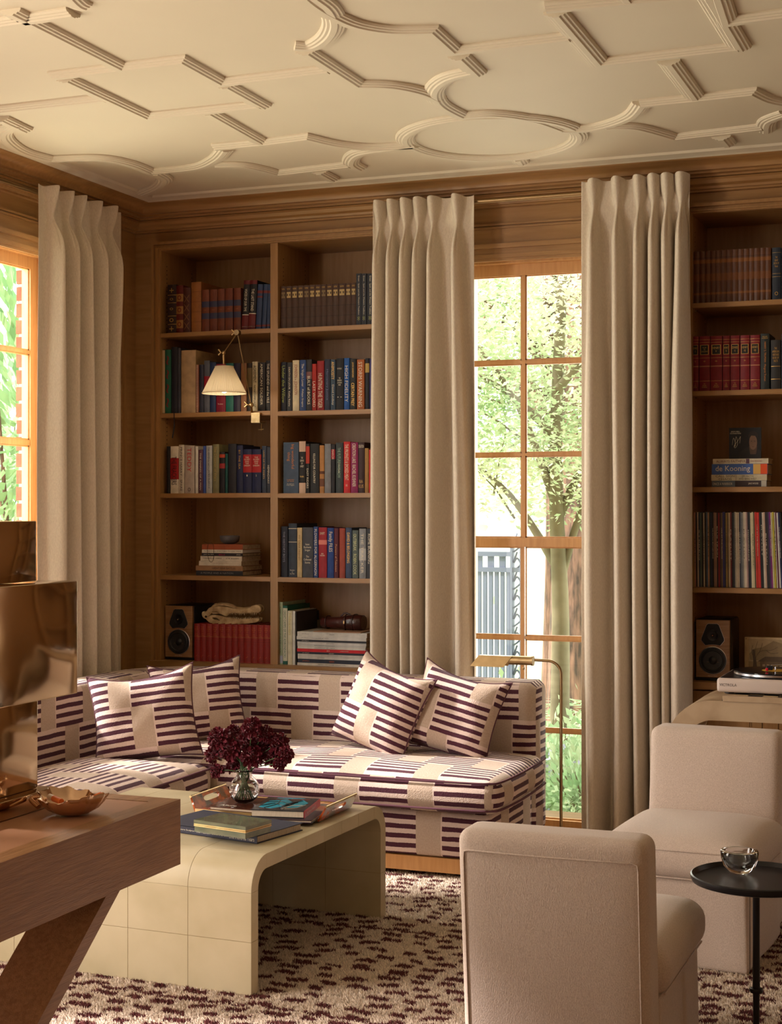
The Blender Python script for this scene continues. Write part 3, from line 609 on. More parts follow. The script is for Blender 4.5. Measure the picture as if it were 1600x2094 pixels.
# right bookcase
k = .28125
W10 = 'top shelf, right bookcase'
e_ = [930, 958, 999, 1040, 1079, 1117, 1155, 1196, 1239, 1281, 1321, 1361, 1396, 1442, 1480, 1520]
row([(e_[i], e_[i+1], 622-i*2.3, (92, 52, 28), dict(desc='brown leather book with gilt bands', rough=.4, bands=[(.76, .83, (128, 78, 34)), (.86, .87, (60, 30, 18)), (.42, .56, (110, 64, 30)), (.16, .20, (124, 76, 36))])) for i in range(15)] +
    [(1527, 1592, 590, (30, 42, 58), dict(desc='navy book with gilt title', bands=[(.9, .905, 'g'), (.5, .505, 'g'), (.44, .445, 'g')], title=[T('THE\nGIANT\nBOOK OF\nPoetry', 'g', .72, .6, .22, 1), T('O', 'g', .12, .4, .07, 1)])), (1596, 1660, 590, (30, 42, 58), dict(desc='half-seen navy book'))],
    1150, 340, k, SHR[0], W10)
W11 = 'second shelf, right bookcase'
rd = [(945, 993), (997, 1075), (1078, 1164), (1168, 1220), (1223, 1291), (1295, 1364), (1368, 1439)]
row([(a, b, 1236-i*1.6, (124, 24, 36), dict(desc='crimson book with black label', bands=[(.66, .84, 'g', .10), (.668, .832, (24, 24, 26), .16), (.93, .935, 'g'), (.88, .885, 'g'), (.60, .605, 'g'), (.44, .46, (170, 110, 80)), (.18, .185, 'g')], title=[T(t_, 'g', .75, .6, .1, 1), T('*', 'g', .54, .2, .03, 1), T('THE\nENGLISH\nMONARCHS', 'g', .1, .5, .08, 1)])) for i, ((a, b), t_) in enumerate(zip(rd, ['EDWARD\nVI', 'WILLIAM\nTHE\nCONQUEROR', 'HENRY\nV', 'HENRY\nVI', 'EDWARD\nVI', 'HENRY\nVII', 'HENRY\nVIII']))] +
    [(1443, 1508, 1216, (34, 44, 44), dict(desc='dark green book with orange title', title=[T('HARRY S. TRUMAN · Margaret Truman', (200, 130, 60), .5, .7, .28), T('WILLIAM\nMORROW', 'g', .93, .7, .05, 1)])), (1518, 1590, 1262, (40, 40, 42), dict(title=[T('THE\nAMERICAN\nHERITAGE\nBOOK OF\nFACTS', 'g', .7, .7, .3, 1)], bands=[(.46, .47, 'g'), (.2, .21, 'g')])), (1594, 1660, 1215, (28, 34, 54))],
    1150, 340, k, SHR[1], W11)
# ---- flat stacks
def flatbook(x0, x1, y0, y1, z0, z1, c, label, group, titles=(), pagew=None, bands=(), rz=0, name='book', cat='book', ct=.002):
    M = Matrix.Translation(((x0+x1)/2, (y0+y1)/2, 0)) @ Matrix.Rotation(R(rz), 4, 'Z') @ Matrix.Translation((-(x0+x1)/2, -(y0+y1)/2, 0))
    t = min(ct, (z1-z0)*.2)
    cv = MB().box(x0, x1, y0, y1, z0, z0+t, M).box(x0, x1, y0, y1, z1-t, z1, M).box(x0, x1, y0, y0+t, z0+t, z1-t, M).build(name, cloth(c))
    tag(cv, label, cat, group)
    MB().box(x0+.003, x1-.003, y0+t, y1-.003, z0+t, z1-t, M).build('pages', PAGES if c[0] < 210 or z1-z0 > .02 else WHITEM, cv)
    e = .0006
    for f0, f1, bc in bands: MB().box(x0+(x1-x0)*f0, x0+(x1-x0)*f1, y0-e, y0+.001, z0+.001, z1-.001, M).build('spine_panel', ink(bc), cv)
    for s_, c_, fx, fl, fh in titles:
        p = M @ Vector((x0+(x1-x0)*fx, y0-.0011, (z0+z1)/2)); text('title', s_, ink(c_), cv, p, M.to_3x3() @ Vector((1, 0, 0)), (0, 0, 1), (x1-x0)*fl, (z1-z0)*fh)
    return cv
zb = 1.094; st = [('black book with silver title', 337, 655, 1120, 1085, (36, 38, 46), [('A PEOPLE AND A NATION', (130, 130, 130), .45, .7, .4)], 'lowest'),
      ('worn tan book', 335, 655, 1083, 1046, (150, 112, 76), [('GREAT WAR BATTLES', (60, 40, 30), .6, .5, .4)], 'second from the bottom'), ('white book with faint title', 357, 645, 1044, 1009, (206, 196, 178), [('TIM O WASSON', (170, 150, 130), .5, .4, .3)], 'third from the bottom'),
      ('white book with black capitals', 367, 650, 1008, 973, (210, 200, 182), [('CHARLIE MIKE     JOE KLEIN', (40, 36, 34), .5, .85, .35)], 'fourth from the bottom'), ('black book with magenta lettering', 375, 655, 971, 948, (38, 30, 38), [('JUST IN TIME', 'w', .18, .25, .4), ('BELLE', (180, 40, 90), .5, .15, .4), ('SIMON', 'w', .9, .1, .3)], 'third from the top'),
      ('thin white book with italic title', 378, 655, 947, 922, (214, 206, 190), [('The Mythologies of Art   Laurie Schneider Adams', (60, 50, 45), .5, .92, .4)], 'second from the top'), ('orange leather book tied with string', 378, 655, 920, 880, (158, 78, 42), [], 'topmost')]
Yf = 6.62
for lb, a, b, pb, pt, c, tt, pos in st:
    x0 = onY(300+a*.3, 1046, Yf)[0]; x1 = onY(300+b*.3, 1046, Yf)[0]; h = (pb-pt)*.3/461
    o_ = flatbook(x0, x1, Yf, Yf+.20+.01*((a % 3)), zb+.0004, zb+h, c, '%s, %s under the grey bowl' % (lb, pos), 'books stacked under the bowl', tt); zb += h
str_ = [(x0+.035, Yf-.003, zb+.001), (x0+.03, Yf-.004, zb-.03), (x0+.04, Yf-.006, zb-.075), (x0+.055, Yf-.006, zb-.085), (x0+.065, Yf-.004, zb-.06), (x0+.06, Yf-.003, zb+.001), (x0+.02, Yf+.02, zb+.004), (x0+.005, Yf+.01, zb+.012)]
MB().tube(catmull(str_, 5), .0009, 5).build('tie_string', mat('leather_string', (.05, .03, .02), .8), o_)
cx_ = onY(300+567*.3, 1046, Yf+.09)[0]
tag(MB().lathe([(0, 0), (.022, 0), (.032, .004), (.044, .012), (.048, .026), (.049, .038), (.046, .040), (.045, .034), (.043, .022), (.034, .012), (0, .010)], 32, Matrix.Translation((cx_, Yf+.09, zb+.0003))).build('bowl', mat('grey_glaze', (.16, .155, .16), .35, col2=(.10, .10, .11), scale=30), smooth=60),
    'small grey ceramic bowl on top of the stacked books', 'bowl')
# magazines
mg = [(640, 622, (205, 200, 190), [('THE ROCKET SINGER COLLECTION', (40, 40, 44), .5, .4, .4)]), (620, 594, (34, 40, 56), [('DESIGN', (200, 90, 40), .5, .07, .35), ('phillips', (200, 90, 40), .12, .1, .3)]), (593, 573, (210, 206, 198), [('EDITIONS', (120, 120, 120), .34, .1, .35)]),
      (572, 558, (200, 196, 188), [('phillips  LATIN AMERICA', (110, 110, 110), .5, .3, .4)]), (557, 543, (34, 38, 52), [('DESIGN', 'w', .5, .07, .4), ('phillips', 'w', .13, .1, .4)]), (542, 520, (206, 24, 34), [('2014', 'w', .45, .04, .4), ('A LONDON AUCTION', 'w', .68, .12, .25)]),
      (519, 503, (205, 200, 192), [('CONTEMPORARY ART · PART II', (80, 80, 84), .4, .3, .4)]), (502, 489, (190, 188, 184), [('TENTH BLENHEIM PHOTOGRAPHS', (60, 60, 66), .4, .3, .4)]), (488, 470, (206, 202, 196), [('EDITIONS', (100, 100, 104), .48, .1, .35)]),
      (469, 456, (36, 38, 46), [('phillips', 'w', .12, .1, .4)]), (455, 432, (206, 202, 196), [('CONTEMPORARY ART  PART II', (90, 90, 94), .34, .24, .3), ('phillips', (90, 90, 94), .12, .1, .3)]), (431, 399, (204, 200, 192), [('DESIGN', (70, 70, 74), .5, .07, .25), ('phillips', (90, 90, 94), .12, .1, .25)]),
      (398, 393, (170, 130, 100), [])]
zb = .685; Ym = 6.585
PG2 = ['lowest', 'second up', 'third up', 'fourth up', 'fifth up', 'sixth up', 'seventh up', 'eighth up', 'ninth up', 'tenth up', 'eleventh up', 'second from the top', 'topmost']
for i, (pb, pt, c, tt) in enumerate(mg):
    x0 = onY(300+(1025+[2, 6, 3, 5, 0, -2, 4, 1, 0, 2, -3, 0, 110][i])*.3, 1046, Ym)[0]; x1 = onY(300+(1500-[0, 4, 0, 2, 2, 0, 8, 6, 4, 2, 3, 0, 40][i])*.3, 1046, Ym)[0]; h = (pb-pt+1)*.3/462
    flatbook(x0, x1, Ym+.002*(i % 3), Ym+.24, zb+.0003, zb+h, c, '%s catalogue, %s in the pile under the binocular case' % ('thin tan' if i == 12 else cname(c) if cname(c) != 'cream' else 'white', PG2[i]), 'catalogues piled under the binocular case', tt, name='magazine', cat='magazine', ct=.0008); zb += h
zb_mag = zb
x0 = onY(300+1024*.3, 1046, 6.70)[0]; x1 = onY(300+1190*.3, 1046, 6.70)[0]
t = thing('magazine', 'catalogue with a sepia building on its cover behind the catalogue pile', 'magazine', ((x0+x1)/2, 6.83, .685))
zt_ = onY(600, 1180+287*.3, 6.83)[1]
XA = onY(300+1022*.3, 1046, 6.83)[0]; XB = onY(300+1192*.3, 1046, 6.83)[0]
MB().box(XA, XB, 6.83, 6.84, .686, zt_).build('cover', cloth((92, 80, 58)), t)
for q in range(5): MB().box(XA+.03+q*.02, XA+.034+q*.02, 6.829, 6.83, zt_-.07, zt_-.04).build('printed_column', cloth((70, 58, 42)), t)
MB().box(XA+.02, XB-.02, 6.8292, 6.83, zt_-.040, zt_-.03).build('printed_roof', cloth((62, 54, 40)), t)
XA = onY(300+1012*.3, 1046, 6.86)[0]; XB = onY(300+1170*.3, 1046, 6.86)[0]; zt_ = onY(600, 1180+222*.3, 6.86)[1]
t = thing('book', 'dark book with a portrait cover, behind the sepia catalogue', 'book', ((XA+XB)/2, 6.86, .685))
MB().box(XA, XB, 6.86, 6.872, .686, zt_).build('cover', cloth((36, 32, 40)), t)
MB().lathe([(0, 0), (.009, 0), (.009, .001), (0, .001)], 14, Matrix.Translation((XA+.062, 6.859, zt_-.045)) @ Matrix.Rotation(R(90), 4, 'X')).build('printed_face', cloth((120, 84, 66)), t)
# right stack
k2 = .20055
stR = [('grey and black book with pale title', 380, 940, 945, 883, (96, 106, 118), [('ONCE A WARRIOR', 'w', .2, .36, .4), ('JAKE WOOD', 'w', .76, .18, .35)], 'lowest', [(.43, .90, (56, 40, 40)), (.905, .995, (190, 184, 170))]),
       ('cream book with two-part title', 375, 943, 881, 822, (204, 194, 164), [('CALL SIGN\nCHAOS', (80, 74, 60), .25, .34, .85), ('JIM MATTIS\nAND BING WEST', (80, 74, 60), .66, .32, .75)], 'second from the bottom', [(.445, .45, (110, 100, 80))]),
       ('blue book with big white name', 380, 950, 820, 715, (66, 100, 170), [('de Kooning', 'w', .38, .62, .68)], 'second from the top', [(.745, .875, (214, 170, 90)), (.877, .995, (226, 84, 30))]),
       ('cream book with spaced capitals', 392, 958, 710, 660, (214, 204, 178), [('ALWAYS FAITHFUL', (110, 50, 46), .33, .54, .5), ('THE MAKING', (150, 40, 40), .78, .2, .25)], 'topmost', [(.6, .66, (90, 60, 80))])]
zb = SHR[2]; Yr = 6.62
for lb, a, b, pb, pt, c, tt, pos, bd in stR:
    x0 = onY(1380+a*k2, 1046, Yr)[0]; x1 = onY(1380+b*k2, 1046, Yr)[0]; h = (pb-pt+2)*k2/478
    flatbook(x0, x1, Yr, Yr+.15, zb+.0004, zb+h, c, '%s, %s in the right bookcase stack' % (lb, pos), 'books stacked under the disc sleeve', tt, bands=bd); zb += h
xa = onY(1380+557*k2, 1046, 6.66)[0]; xb = onY(1380+885*k2, 1046, 6.66)[0]; zt_ = onY(1525, 800+372*k2, 6.66)[1]
t = thing('disc_sleeve', 'black square disc sleeve with a man in dark jacket, propped on stacked books', 'sleeve', ((xa+xb)/2, 6.66, zb))
MB().box(xa, xb, 6.66, 6.667, zb+.0005, zt_).build('sleeve_card', cloth((20, 19, 22)), t)
h_ = zt_-zb; w_ = xb-xa
def flat(poly, nm, c, par, ox, oz, Y, dy=.0006): MB().prism([(ox+a, -(oz+b)) for a, b in poly], 0, dy, Matrix.Translation((0, Y, 0)) @ Matrix.Rotation(R(90), 4, 'X') @ Matrix.Diagonal((1, -1, 1, 1))).build(nm, cloth(c), par, normals=True)
def el(cx, cy, a, b, n=18): return [(cx+a*math.cos(2*math.pi*i/n), cy+b*math.sin(2*math.pi*i/n)) for i in range(n)]
flat([(.30*w_, .0), (.34*w_, .22*h_), (.55*w_, .36*h_), (.82*w_, .36*h_), (.99*w_, .24*h_), (.995*w_, .0)], 'printed_jacket', (34, 31, 31), t, xa, zb+.001, 6.66)
flat([(.66*w_, .14*h_), (.62*w_, .4*h_), (.88*w_, .4*h_), (.84*w_, .14*h_)], 'printed_neck', (88, 66, 52), t, xa, zb+.001, 6.6594)
flat(el(.75*w_, .52*h_, .125*w_, .24*h_), 'printed_face', (128, 98, 78), t, xa, zb+.001, 6.6590)
flat([(.62*w_, .60*h_), (.60*w_, .74*h_), (.66*w_, .86*h_), (.80*w_, .88*h_), (.90*w_, .78*h_), (.89*w_, .62*h_), (.86*w_, .72*h_), (.68*w_, .74*h_)], 'printed_hair', (44, 34, 30), t, xa, zb+.001, 6.6586)
for ex in (.70, .80): flat(el(ex*w_, .555*h_, .02*w_, .008*h_), 'printed_eye', (36, 28, 26), t, xa, zb+.001, 6.6583)
flat(el(.75*w_, .38*h_, .035*w_, .008*h_), 'printed_mouth', (90, 52, 46), t, xa, zb+.001, 6.6583)
text('title', 'JASON ISBELL\nSOUTHEASTERN', CREAMP, t, (xa+.2*w_, 6.6592, zb+.85*h_), (1, 0, 0), (0, 0, 1), w_*.34, h_*.1)
sg = [(.1, .45), (.14, .68), (.2, .5), (.18, .4), (.22, .72), (.27, .5), (.2, .36), (.16, .42), (.3, .62), (.36, .72), (.33, .5)]
MB().tube([p.to_3d() for p in []] or catmull([(xa+a*w_, 6.6588, zb+b*h_) for a, b in sg], 4), .0006, 4).build('signature', CREAMP, t)
# ---- records
lpc = [(150, 130, 60), (170, 120, 100), (40, 34, 34), (190, 170, 150), (50, 60, 80), (90, 110, 100), (34, 36, 40), (190, 176, 150), (30, 30, 34), (80, 100, 120), (180, 140, 110), (40, 50, 46), (28, 40, 66), (24, 26, 32), (140, 106, 90), (150, 120, 100), (36, 24, 30), (130, 24, 34), (70, 44, 40), (110, 86, 60),
       (44, 40, 100), (40, 36, 60), (150, 120, 60), (110, 90, 60), (190, 170, 140), (110, 40, 44), (30, 30, 34), (60, 66, 76), (170, 166, 150), (204, 190, 170), (200, 186, 164), (50, 48, 60), (90, 96, 104), (130, 130, 128), (206, 196, 174), (208, 190, 170), (150, 120, 116), (30, 30, 40), (60, 60, 64), (206, 196, 160),
       (196, 186, 150), (90, 80, 56), (196, 44, 34), (206, 60, 40), (190, 36, 34), (24, 24, 28), (30, 36, 40), (206, 196, 180), (190, 160, 140), (40, 34, 36), (34, 28, 30), (70, 40, 90), (130, 40, 120), (200, 196, 150), (190, 180, 60), (200, 196, 180), (90, 30, 60), (206, 206, 200), (40, 44, 90), (24, 24, 24)]
xs_ = onY(1380+190*k2, 1046, 6.60)[0]; xe_ = onY(1380+1120*k2, 1046, 6.60)[0]; n_ = len(lpc); zt0 = onY(1500, 800+1232*k2, 6.60)[1]
for i, c in enumerate(lpc):
    t0 = xs_+(xe_-xs_)*i/n_; t1 = xs_+(xe_-xs_)*(i+1)/n_-.0006; lean = -.5-2.2*max(0, (i-25)/35)
    dx = math.tan(R(-lean))*(zt0-SHR[3])*.5
    M = Matrix.Translation((t0, 0, SHR[3]+.001)) @ Matrix.Rotation(R(lean), 4, 'Y') @ Matrix.Translation((-t0, 0, -SHR[3]))
    ztt = zt0-.001*random.random()*4
    o_ = MB().box(t0, t1, 6.60+random.random()*.006, 6.91, SHR[3], ztt, M).build('record', cloth(c)); 
    tag(o_, '%s record sleeve, %s from the left in the record row' % (cname(c), ordw(i+1)), 'record', 'record sleeves on the right bookcase')
    if i % 3 == 1: text('title', random.choice(['THE ALLMAN BROTHERS BAND', 'BLUE TRAIN', 'LIVE AT THE FILLMORE', 'GREATEST HITS', 'STEREO', 'MOONDANCE', 'PLAYLIST']), ink('w') if sum(c) < 330 else ink((40, 36, 36)), o_, M @ Vector(((t0+t1)/2, 6.5995, SHR[3]+.16+.04*random.random())), M.to_3x3() @ Vector((0, 0, -1)), (1, 0, 0), .13, (t1-t0)*.55)

# ================================================================== SPEAKERS
VEN = mat('walnut_veneer', (.23, .115, .05), .4, col2=(.30, .16, .075), scale=9, stretch=(1, 1, 12))
def speaker(pxl, pxr, pyt, pyb, z0, Yf, label, depth=.24):
    x0 = onY(pxl, 1046, Yf)[0]; x1 = onY(pxr, 1046, Yf)[0]; zt = onY((pxl+pxr)/2, pyt, Yf)[1]; zb_ = z0+.014
    w = x1-x0; h = zt-zb_; cx = (x0+x1)/2
    t = thing('loudspeaker', label, 'loudspeaker', (cx, Yf, z0))
    MB().rbox(x0-.004, x1+.004, Yf+.016, Yf+depth, zb_, zt+.003, .01, 2).build('cabinet', BLACK, t, smooth=40)
    MB().rbox(x0, x1, Yf, Yf+.018, zb_, zt, .002, 1).build('baffle', VEN, t)
    MB().rbox(x0-.004, x1+.004, Yf+.006, Yf+depth-.01, z0+.0004, zb_, .003, 1).build('plinth', BLACK, t)
    for f in (.27, .52, .78): bx('veneer_joint', mat('veneer_line', (.34, .2, .1), .5), x0+.001, x1-.001, Yf-.0004, Yf+.001, zb_+h*f, zb_+h*f+.0008, t)
    # tweeter plate
    pl = [(-.13*w, .0), (.13*w, 0), (.18*w, -.02*h), (.33*w, -.25*h), (.335*w, -.29*h), (.22*w, -.375*h), (.12*w, -.365*h), (0, -.36*h), (-.12*w, -.365*h), (-.22*w, -.375*h), (-.335*w, -.29*h), (-.33*w, -.25*h), (-.18*w, -.02*h)]
    zc = zt-.065*h
    Mx = Matrix.Translation((cx, Yf, zc)) @ Matrix.Rotation(R(90), 4, 'X')
    MB().prism([(a*1.03, b*1.02+.001) for a, b in pl], -.0005, .0008, Mx).build('chrome_trim', mat('satin_chrome', (.55, .5, .48), .3, 1), t, normals=True)
    pt = MB().prism(pl, 0, .002, Mx).build('tweeter_plate', BLACKM, t, normals=True)
    MB().lathe([(0, .006), (.004, .005), (.006, .002), (.018, .001), (.022, .004), (.024, .004), (.024, 0)], 24, Mx @ Matrix.Translation((0, -.20*h, .001))).build('tweeter_cone', BLACK, t, smooth=50)
    MB().lathe([(0, .009), (.0025, .008), (.0035, .005), (.0035, .0)], 12, Mx @ Matrix.Translation((0, -.20*h, .003))).build('tweeter_plug', mat('copper_plug', (.8, .55, .4), .25, 1), t, smooth=50)
    rr = .41*w; Mw = Matrix.Translation((cx, Yf, zb_+.30*h)) @ Matrix.Rotation(R(90), 4, 'X')
    MB().lathe([(rr*1.02, 0), (rr*1.02, .0015), (rr*.98, .002), (rr*.98, 0)], 40, Mw).build('chrome_ring', MATS['satin_chrome'], t)
    MB().lathe([(rr*.98, 0), (rr*.98, .002), (rr*.86, .002), (rr*.84, .001), (rr*.80, .004), (rr*.74, .005), (rr*.68, .001), (rr*.3, -.0), (rr*.28, .001), (rr*.24, .004), (rr*.12, .007), (0, .008)], 40, Mw).build('woofer', mat('woofer_cone', (.02, .021, .024), .45), t, smooth=35)
    text('badge', 'sonus faber', mat('silver_print', (.6, .5, .42), .4, .5), t, (cx, Yf-.0006, zb_+.035*h), (1, 0, 0), (0, 0, 1), w*.28, .006)
    return t
speaker(338, 393, 1239, 1348, .685, 6.60, 'wood-faced loudspeaker left of the red volumes in the corner bookcase')
speaker(1424, 1493, 1268, 1390, .685, 6.60, 'wood-faced loudspeaker right of the curtain, above the stone console')
# ---- crocodile skull on the red volumes
def skull():
    Y0 = 6.66; kx = .3
    def P(a, b, Y=Y0): x, z = onY(300+a*kx, 1180+b*kx, Y); return (x, z)
    bone = mat('old_bone', lin((206, 180, 138)), .55, col2=lin((160, 130, 90)), scale=28, bump=.3, bscale=90)
    c = P(580, 318); t = thing('crocodile_skull', 'cream crocodile skull with open toothed jaws on the red volumes', 'skull', (c[0], Y0, c[1]))
    W = wm(t).inverted()
    def plate(nm, outline, holes, thick, yoff, bevel=.003, shear=0):
        cu = bpy.data.curves.new(nm, 'CURVE'); cu.dimensions = '2D'; cu.fill_mode = 'BOTH'; cu.extrude = thick; cu.bevel_depth = bevel; cu.bevel_resolution = 2; cu.resolution_u = 6
        for pl in [outline]+holes:
            sp = cu.splines.new('BEZIER'); sp.bezier_points.add(len(pl)-1); sp.use_cyclic_u = True
            for bp, (a, b) in zip(sp.bezier_points, pl):
                q = P(a, b); bp.co = (q[0]-c[0], q[1]-c[1], 0); bp.handle_left_type = bp.handle_right_type = 'AUTO'
        cu.materials.append(bone); o = bpy.data.objects.new(nm, cu); COL.objects.link(o); o.parent = t
        o.rotation_euler = (R(90), 0, shear); o.location = (0, yoff, 0)
    up = [(392, 238), (408, 240), (432, 214), (470, 205), (520, 203), (575, 215), (640, 222), (700, 214), (730, 198), (765, 198), (778, 215), (776, 232), (750, 236), (700, 240), (640, 243), (600, 240), (566, 246), (548, 262), (520, 252), (480, 240), (455, 236), (425, 262), (404, 280), (384, 246)]
    for sg_ in (-1, 1): plate('upper_jaw', up, [[(450, 238), (470, 234), (492, 240), (478, 246), (456, 246)]], .003, .030 if sg_ > 0 else -.0, .004, 0)
    lo = [(404, 262), (425, 272), (450, 264), (500, 270), (560, 282), (620, 290), (700, 290), (750, 286), (768, 286), (756, 300), (720, 308), (640, 316), (560, 320), (480, 318), (440, 308), (415, 288)]
    for sg_ in (-1, 1): plate('lower_jaw', lo, [[(448, 276), (470, 272), (496, 284), (505, 296), (480, 298), (455, 292)]], .003, .030 if sg_ > 0 else 0, .004, 0)
    roof = MB()
    pr = [(432, 212, .014), (455, 190, .02), (500, 180, .022), (540, 182, .021), (575, 192, .018), (600, 206, .016), (650, 214, .015), (700, 208, .014), (735, 196, .014), (765, 196, .012), (778, 212, .006)]
    vs = []; 
    for a, b, hw in pr:
        q = P(a, b)
        for j in range(7):
            an = math.pi*j/6; vs.append((q[0], Y0+.016-math.cos(an)*hw, q[1]-.010+.010*math.sin(an)))
    fs = [(i*7+j, i*7+j+1, (i+1)*7+j+1, (i+1)*7+j) for i in range(len(pr)-1) for j in range(6)]
    roof.add(vs, fs); r_ = roof.build('skull_roof', bone, t, smooth=60); md = r_.modifiers.new('thickness', 'SOLIDIFY'); md.thickness = .004
    for a in (470, 520):
        q = P(a, 186); MB().tube([(q[0]-.006, Y0+.002, q[1]), (q[0]+.004, Y0+.002, q[1]+.003), (q[0]+.016, Y0+.004, q[1]-.001)], .003, 8).build('brow_ridge', bone, t, smooth=60)
    toothm = mat('tooth_ivory', lin((225, 206, 168)), .35)
    random.seed(3)
    for yo in (-.004, .034):
        for i in range(17):
            a = 575+i*11.6; ln = random.choice([12, 16, 20, 24]); q = P(a, 238); q2 = P(a+2, 238+ln)
            MB().tube([(q[0], Y0+yo, q[1]+.002), ((q[0]+q2[0])/2, Y0+yo, (q[1]+q2[1])/2), (q2[0], Y0+yo, q2[1])], [.0022, .0018, .0003], 6).build('tooth', toothm, t, smooth=60)
            a = 555+i*12; ln = random.choice([10, 14, 18, 20]); q = P(a, 290-i*.2); q2 = P(a+4, 290-ln)
            MB().tube([(q[0], Y0+yo, q[1]-.003), ((q[0]+q2[0])/2, Y0+yo, (q[1]+q2[1])/2), (q2[0], Y0+yo, q2[1])], [.0022, .0017, .0003], 6).build('tooth', toothm, t, smooth=60)
skull()
# ---- binocular case
def binocular_case():
    lea = mat('oxblood_leather', lin((74, 34, 28)), .28, col2=lin((52, 24, 22)), scale=14, bump=.2, bscale=60, coat=.3)
    Y0 = 6.72; x0 = onY(300+1198*.3, 1046, Y0)[0]; x1 = onY(300+1482*.3, 1046, Y0)[0]; L = x1-x0; zc = zb_mag+.034
    t = thing('binocular_case', 'oxblood leather binocular case lying on the catalogue pile', 'case', ((x0+x1)/2, Y0, zb_mag))
    def sec(x, ry, rz):
        return [(x, Y0+ry*math.copysign(abs(math.cos(a))**.7, math.cos(a)), zc+(rz-.030)*.6+rz*math.copysign(abs(math.sin(a))**.8, math.sin(a))-(rz-.030)*.5) for a in [2*math.pi*j/20 for j in range(20)]]
    secs = [(0, .026, .020), (.006, .032, .024), (.45*L, .036, .027), (.48*L, .038, .029), (.62*L, .042, .034), (.75*L, .046, .037), (.97*L, .046, .036), (L, .040, .031)]
    m_ = MB(); vs = []
    for x, a, b in secs: vs += sec(x0+x, a, b)
    fs = [(i*20+j, i*20+(j+1) % 20, (i+1)*20+(j+1) % 20, (i+1)*20+j) for i in range(len(secs)-1) for j in range(20)]+[tuple(range(19, -1, -1)), tuple(range((len(secs)-1)*20, len(secs)*20))]
    m_.add(vs, fs).build('case_body', lea, t, smooth=45)
    for f in (.14, .62, .80):
        s1 = [v for v in sec(x0+f*L, .038+.010*(f > .5), .029+.0095*(f > .5))]
        MB().tube(s1, .0028, 6, closed=True).build('strap', mat('dark_strap', lin((50, 24, 20)), .4), t, smooth=60)
    MB().tube([(x0+.45*L, Y0, zc+.028), (x0+.52*L, Y0, zc+.042), (x0+.6*L, Y0-.003, zc+.044), (x0+.68*L, Y0, zc+.036)], .004, 8).build('handle', lea, t, smooth=60)
    MB().rbox(x0+.6*L, x0+.64*L, Y0-.052, Y0-.044, zc-.004, zc+.012, .002, 1).build('buckle', BRASS, t)
binocular_case()
# ---- framed drawing propped on the right counter
def drawing():
    Y0 = 6.74; x0 = onY(1523, 1046, Y0)[0]; x1 = x0+.255; z0 = .6855; z1 = onY(1560, 1303, Y0)[1]; h = z1-z0; w = x1-x0
    t = thing('drawing', 'sepia drawing of a house under trees propped behind the turntable', 'drawing', ((x0+x1)/2, Y0, z0))
    Y1 = Y0-.004
    MB().rbox(x0, x1, Y0, Y0+.012, z0, z1, .003, 1).build('board', cloth((196, 170, 130)), t)
    A = lambda nm, pl, c, dy: flat([(a*w, b*h) for a, b in pl], nm, c, t, x0, z0, Y0-dy)
    A('drawn_sky', [(.07, .42), (.07, .95), (.97, .95), (.97, .42)], (178, 154, 116), .0006)
    A('drawn_lawn', [(.07, .06), (.07, .42), (.97, .42), (.97, .06)], (150, 126, 88), .0006)
    A('drawn_path', [(.07, .08), (.07, .13), (.97, .17), (.97, .11)], (190, 166, 126), .0009)
    A('drawn_crown', [(.1, .45), (.08, .6), (.16, .72), (.3, .76), (.48, .92), (.62, .86), (.7, .7), (.8, .82), (.96, .86), (.96, .5), (.6, .44)], (142, 120, 86), .0009)
    A('drawn_house', [(.26, .18), (.26, .42), (.96, .44), (.96, .18)], (112, 92, 66), .0012)
    A('drawn_roof', [(.22, .42), (.34, .54), (.97, .55), (.97, .43)], (92, 74, 54), .0015)
    for i in range(9): A('drawn_window', [(.30+i*.07, .20), (.30+i*.07, .36), (.34+i*.07, .36), (.34+i*.07, .20)], (176, 152, 116), .0018)
    A('drawn_trunk', [(.13, .12), (.15, .4), (.13, .7), (.17, .7), (.20, .4), (.22, .12)], (86, 68, 48), .0021)
    dk = cloth((70, 54, 38))
    for pp in ([(.17, .42), (.22, .6), (.3, .68), (.45, .7), (.55, .78)], [(.16, .5), (.12, .66), (.14, .8)], [(.24, .62), (.28, .76), (.3, .86)], [(.36, .69), (.44, .62), (.56, .64)], [(.17, .55), (.19, .75), (.22, .9)], [(.97, .8), (.86, .74), (.8, .62)]):
        MB().tube(catmull([(x0+a*w, Y0-.0026, z0+b*h) for a, b in pp], 4), .0008, 4).build('drawn_branch', dk, t)
    for a in (.03,): MB().lathe([(0, .001), (.003, .001), (.003, 0)], 10, Matrix.Translation((x0+a*w, Y0-.0004, z1-.008)) @ Matrix.Rotation(R(90), 4, 'X')).build('pin', BRASS_D, t)
drawing()

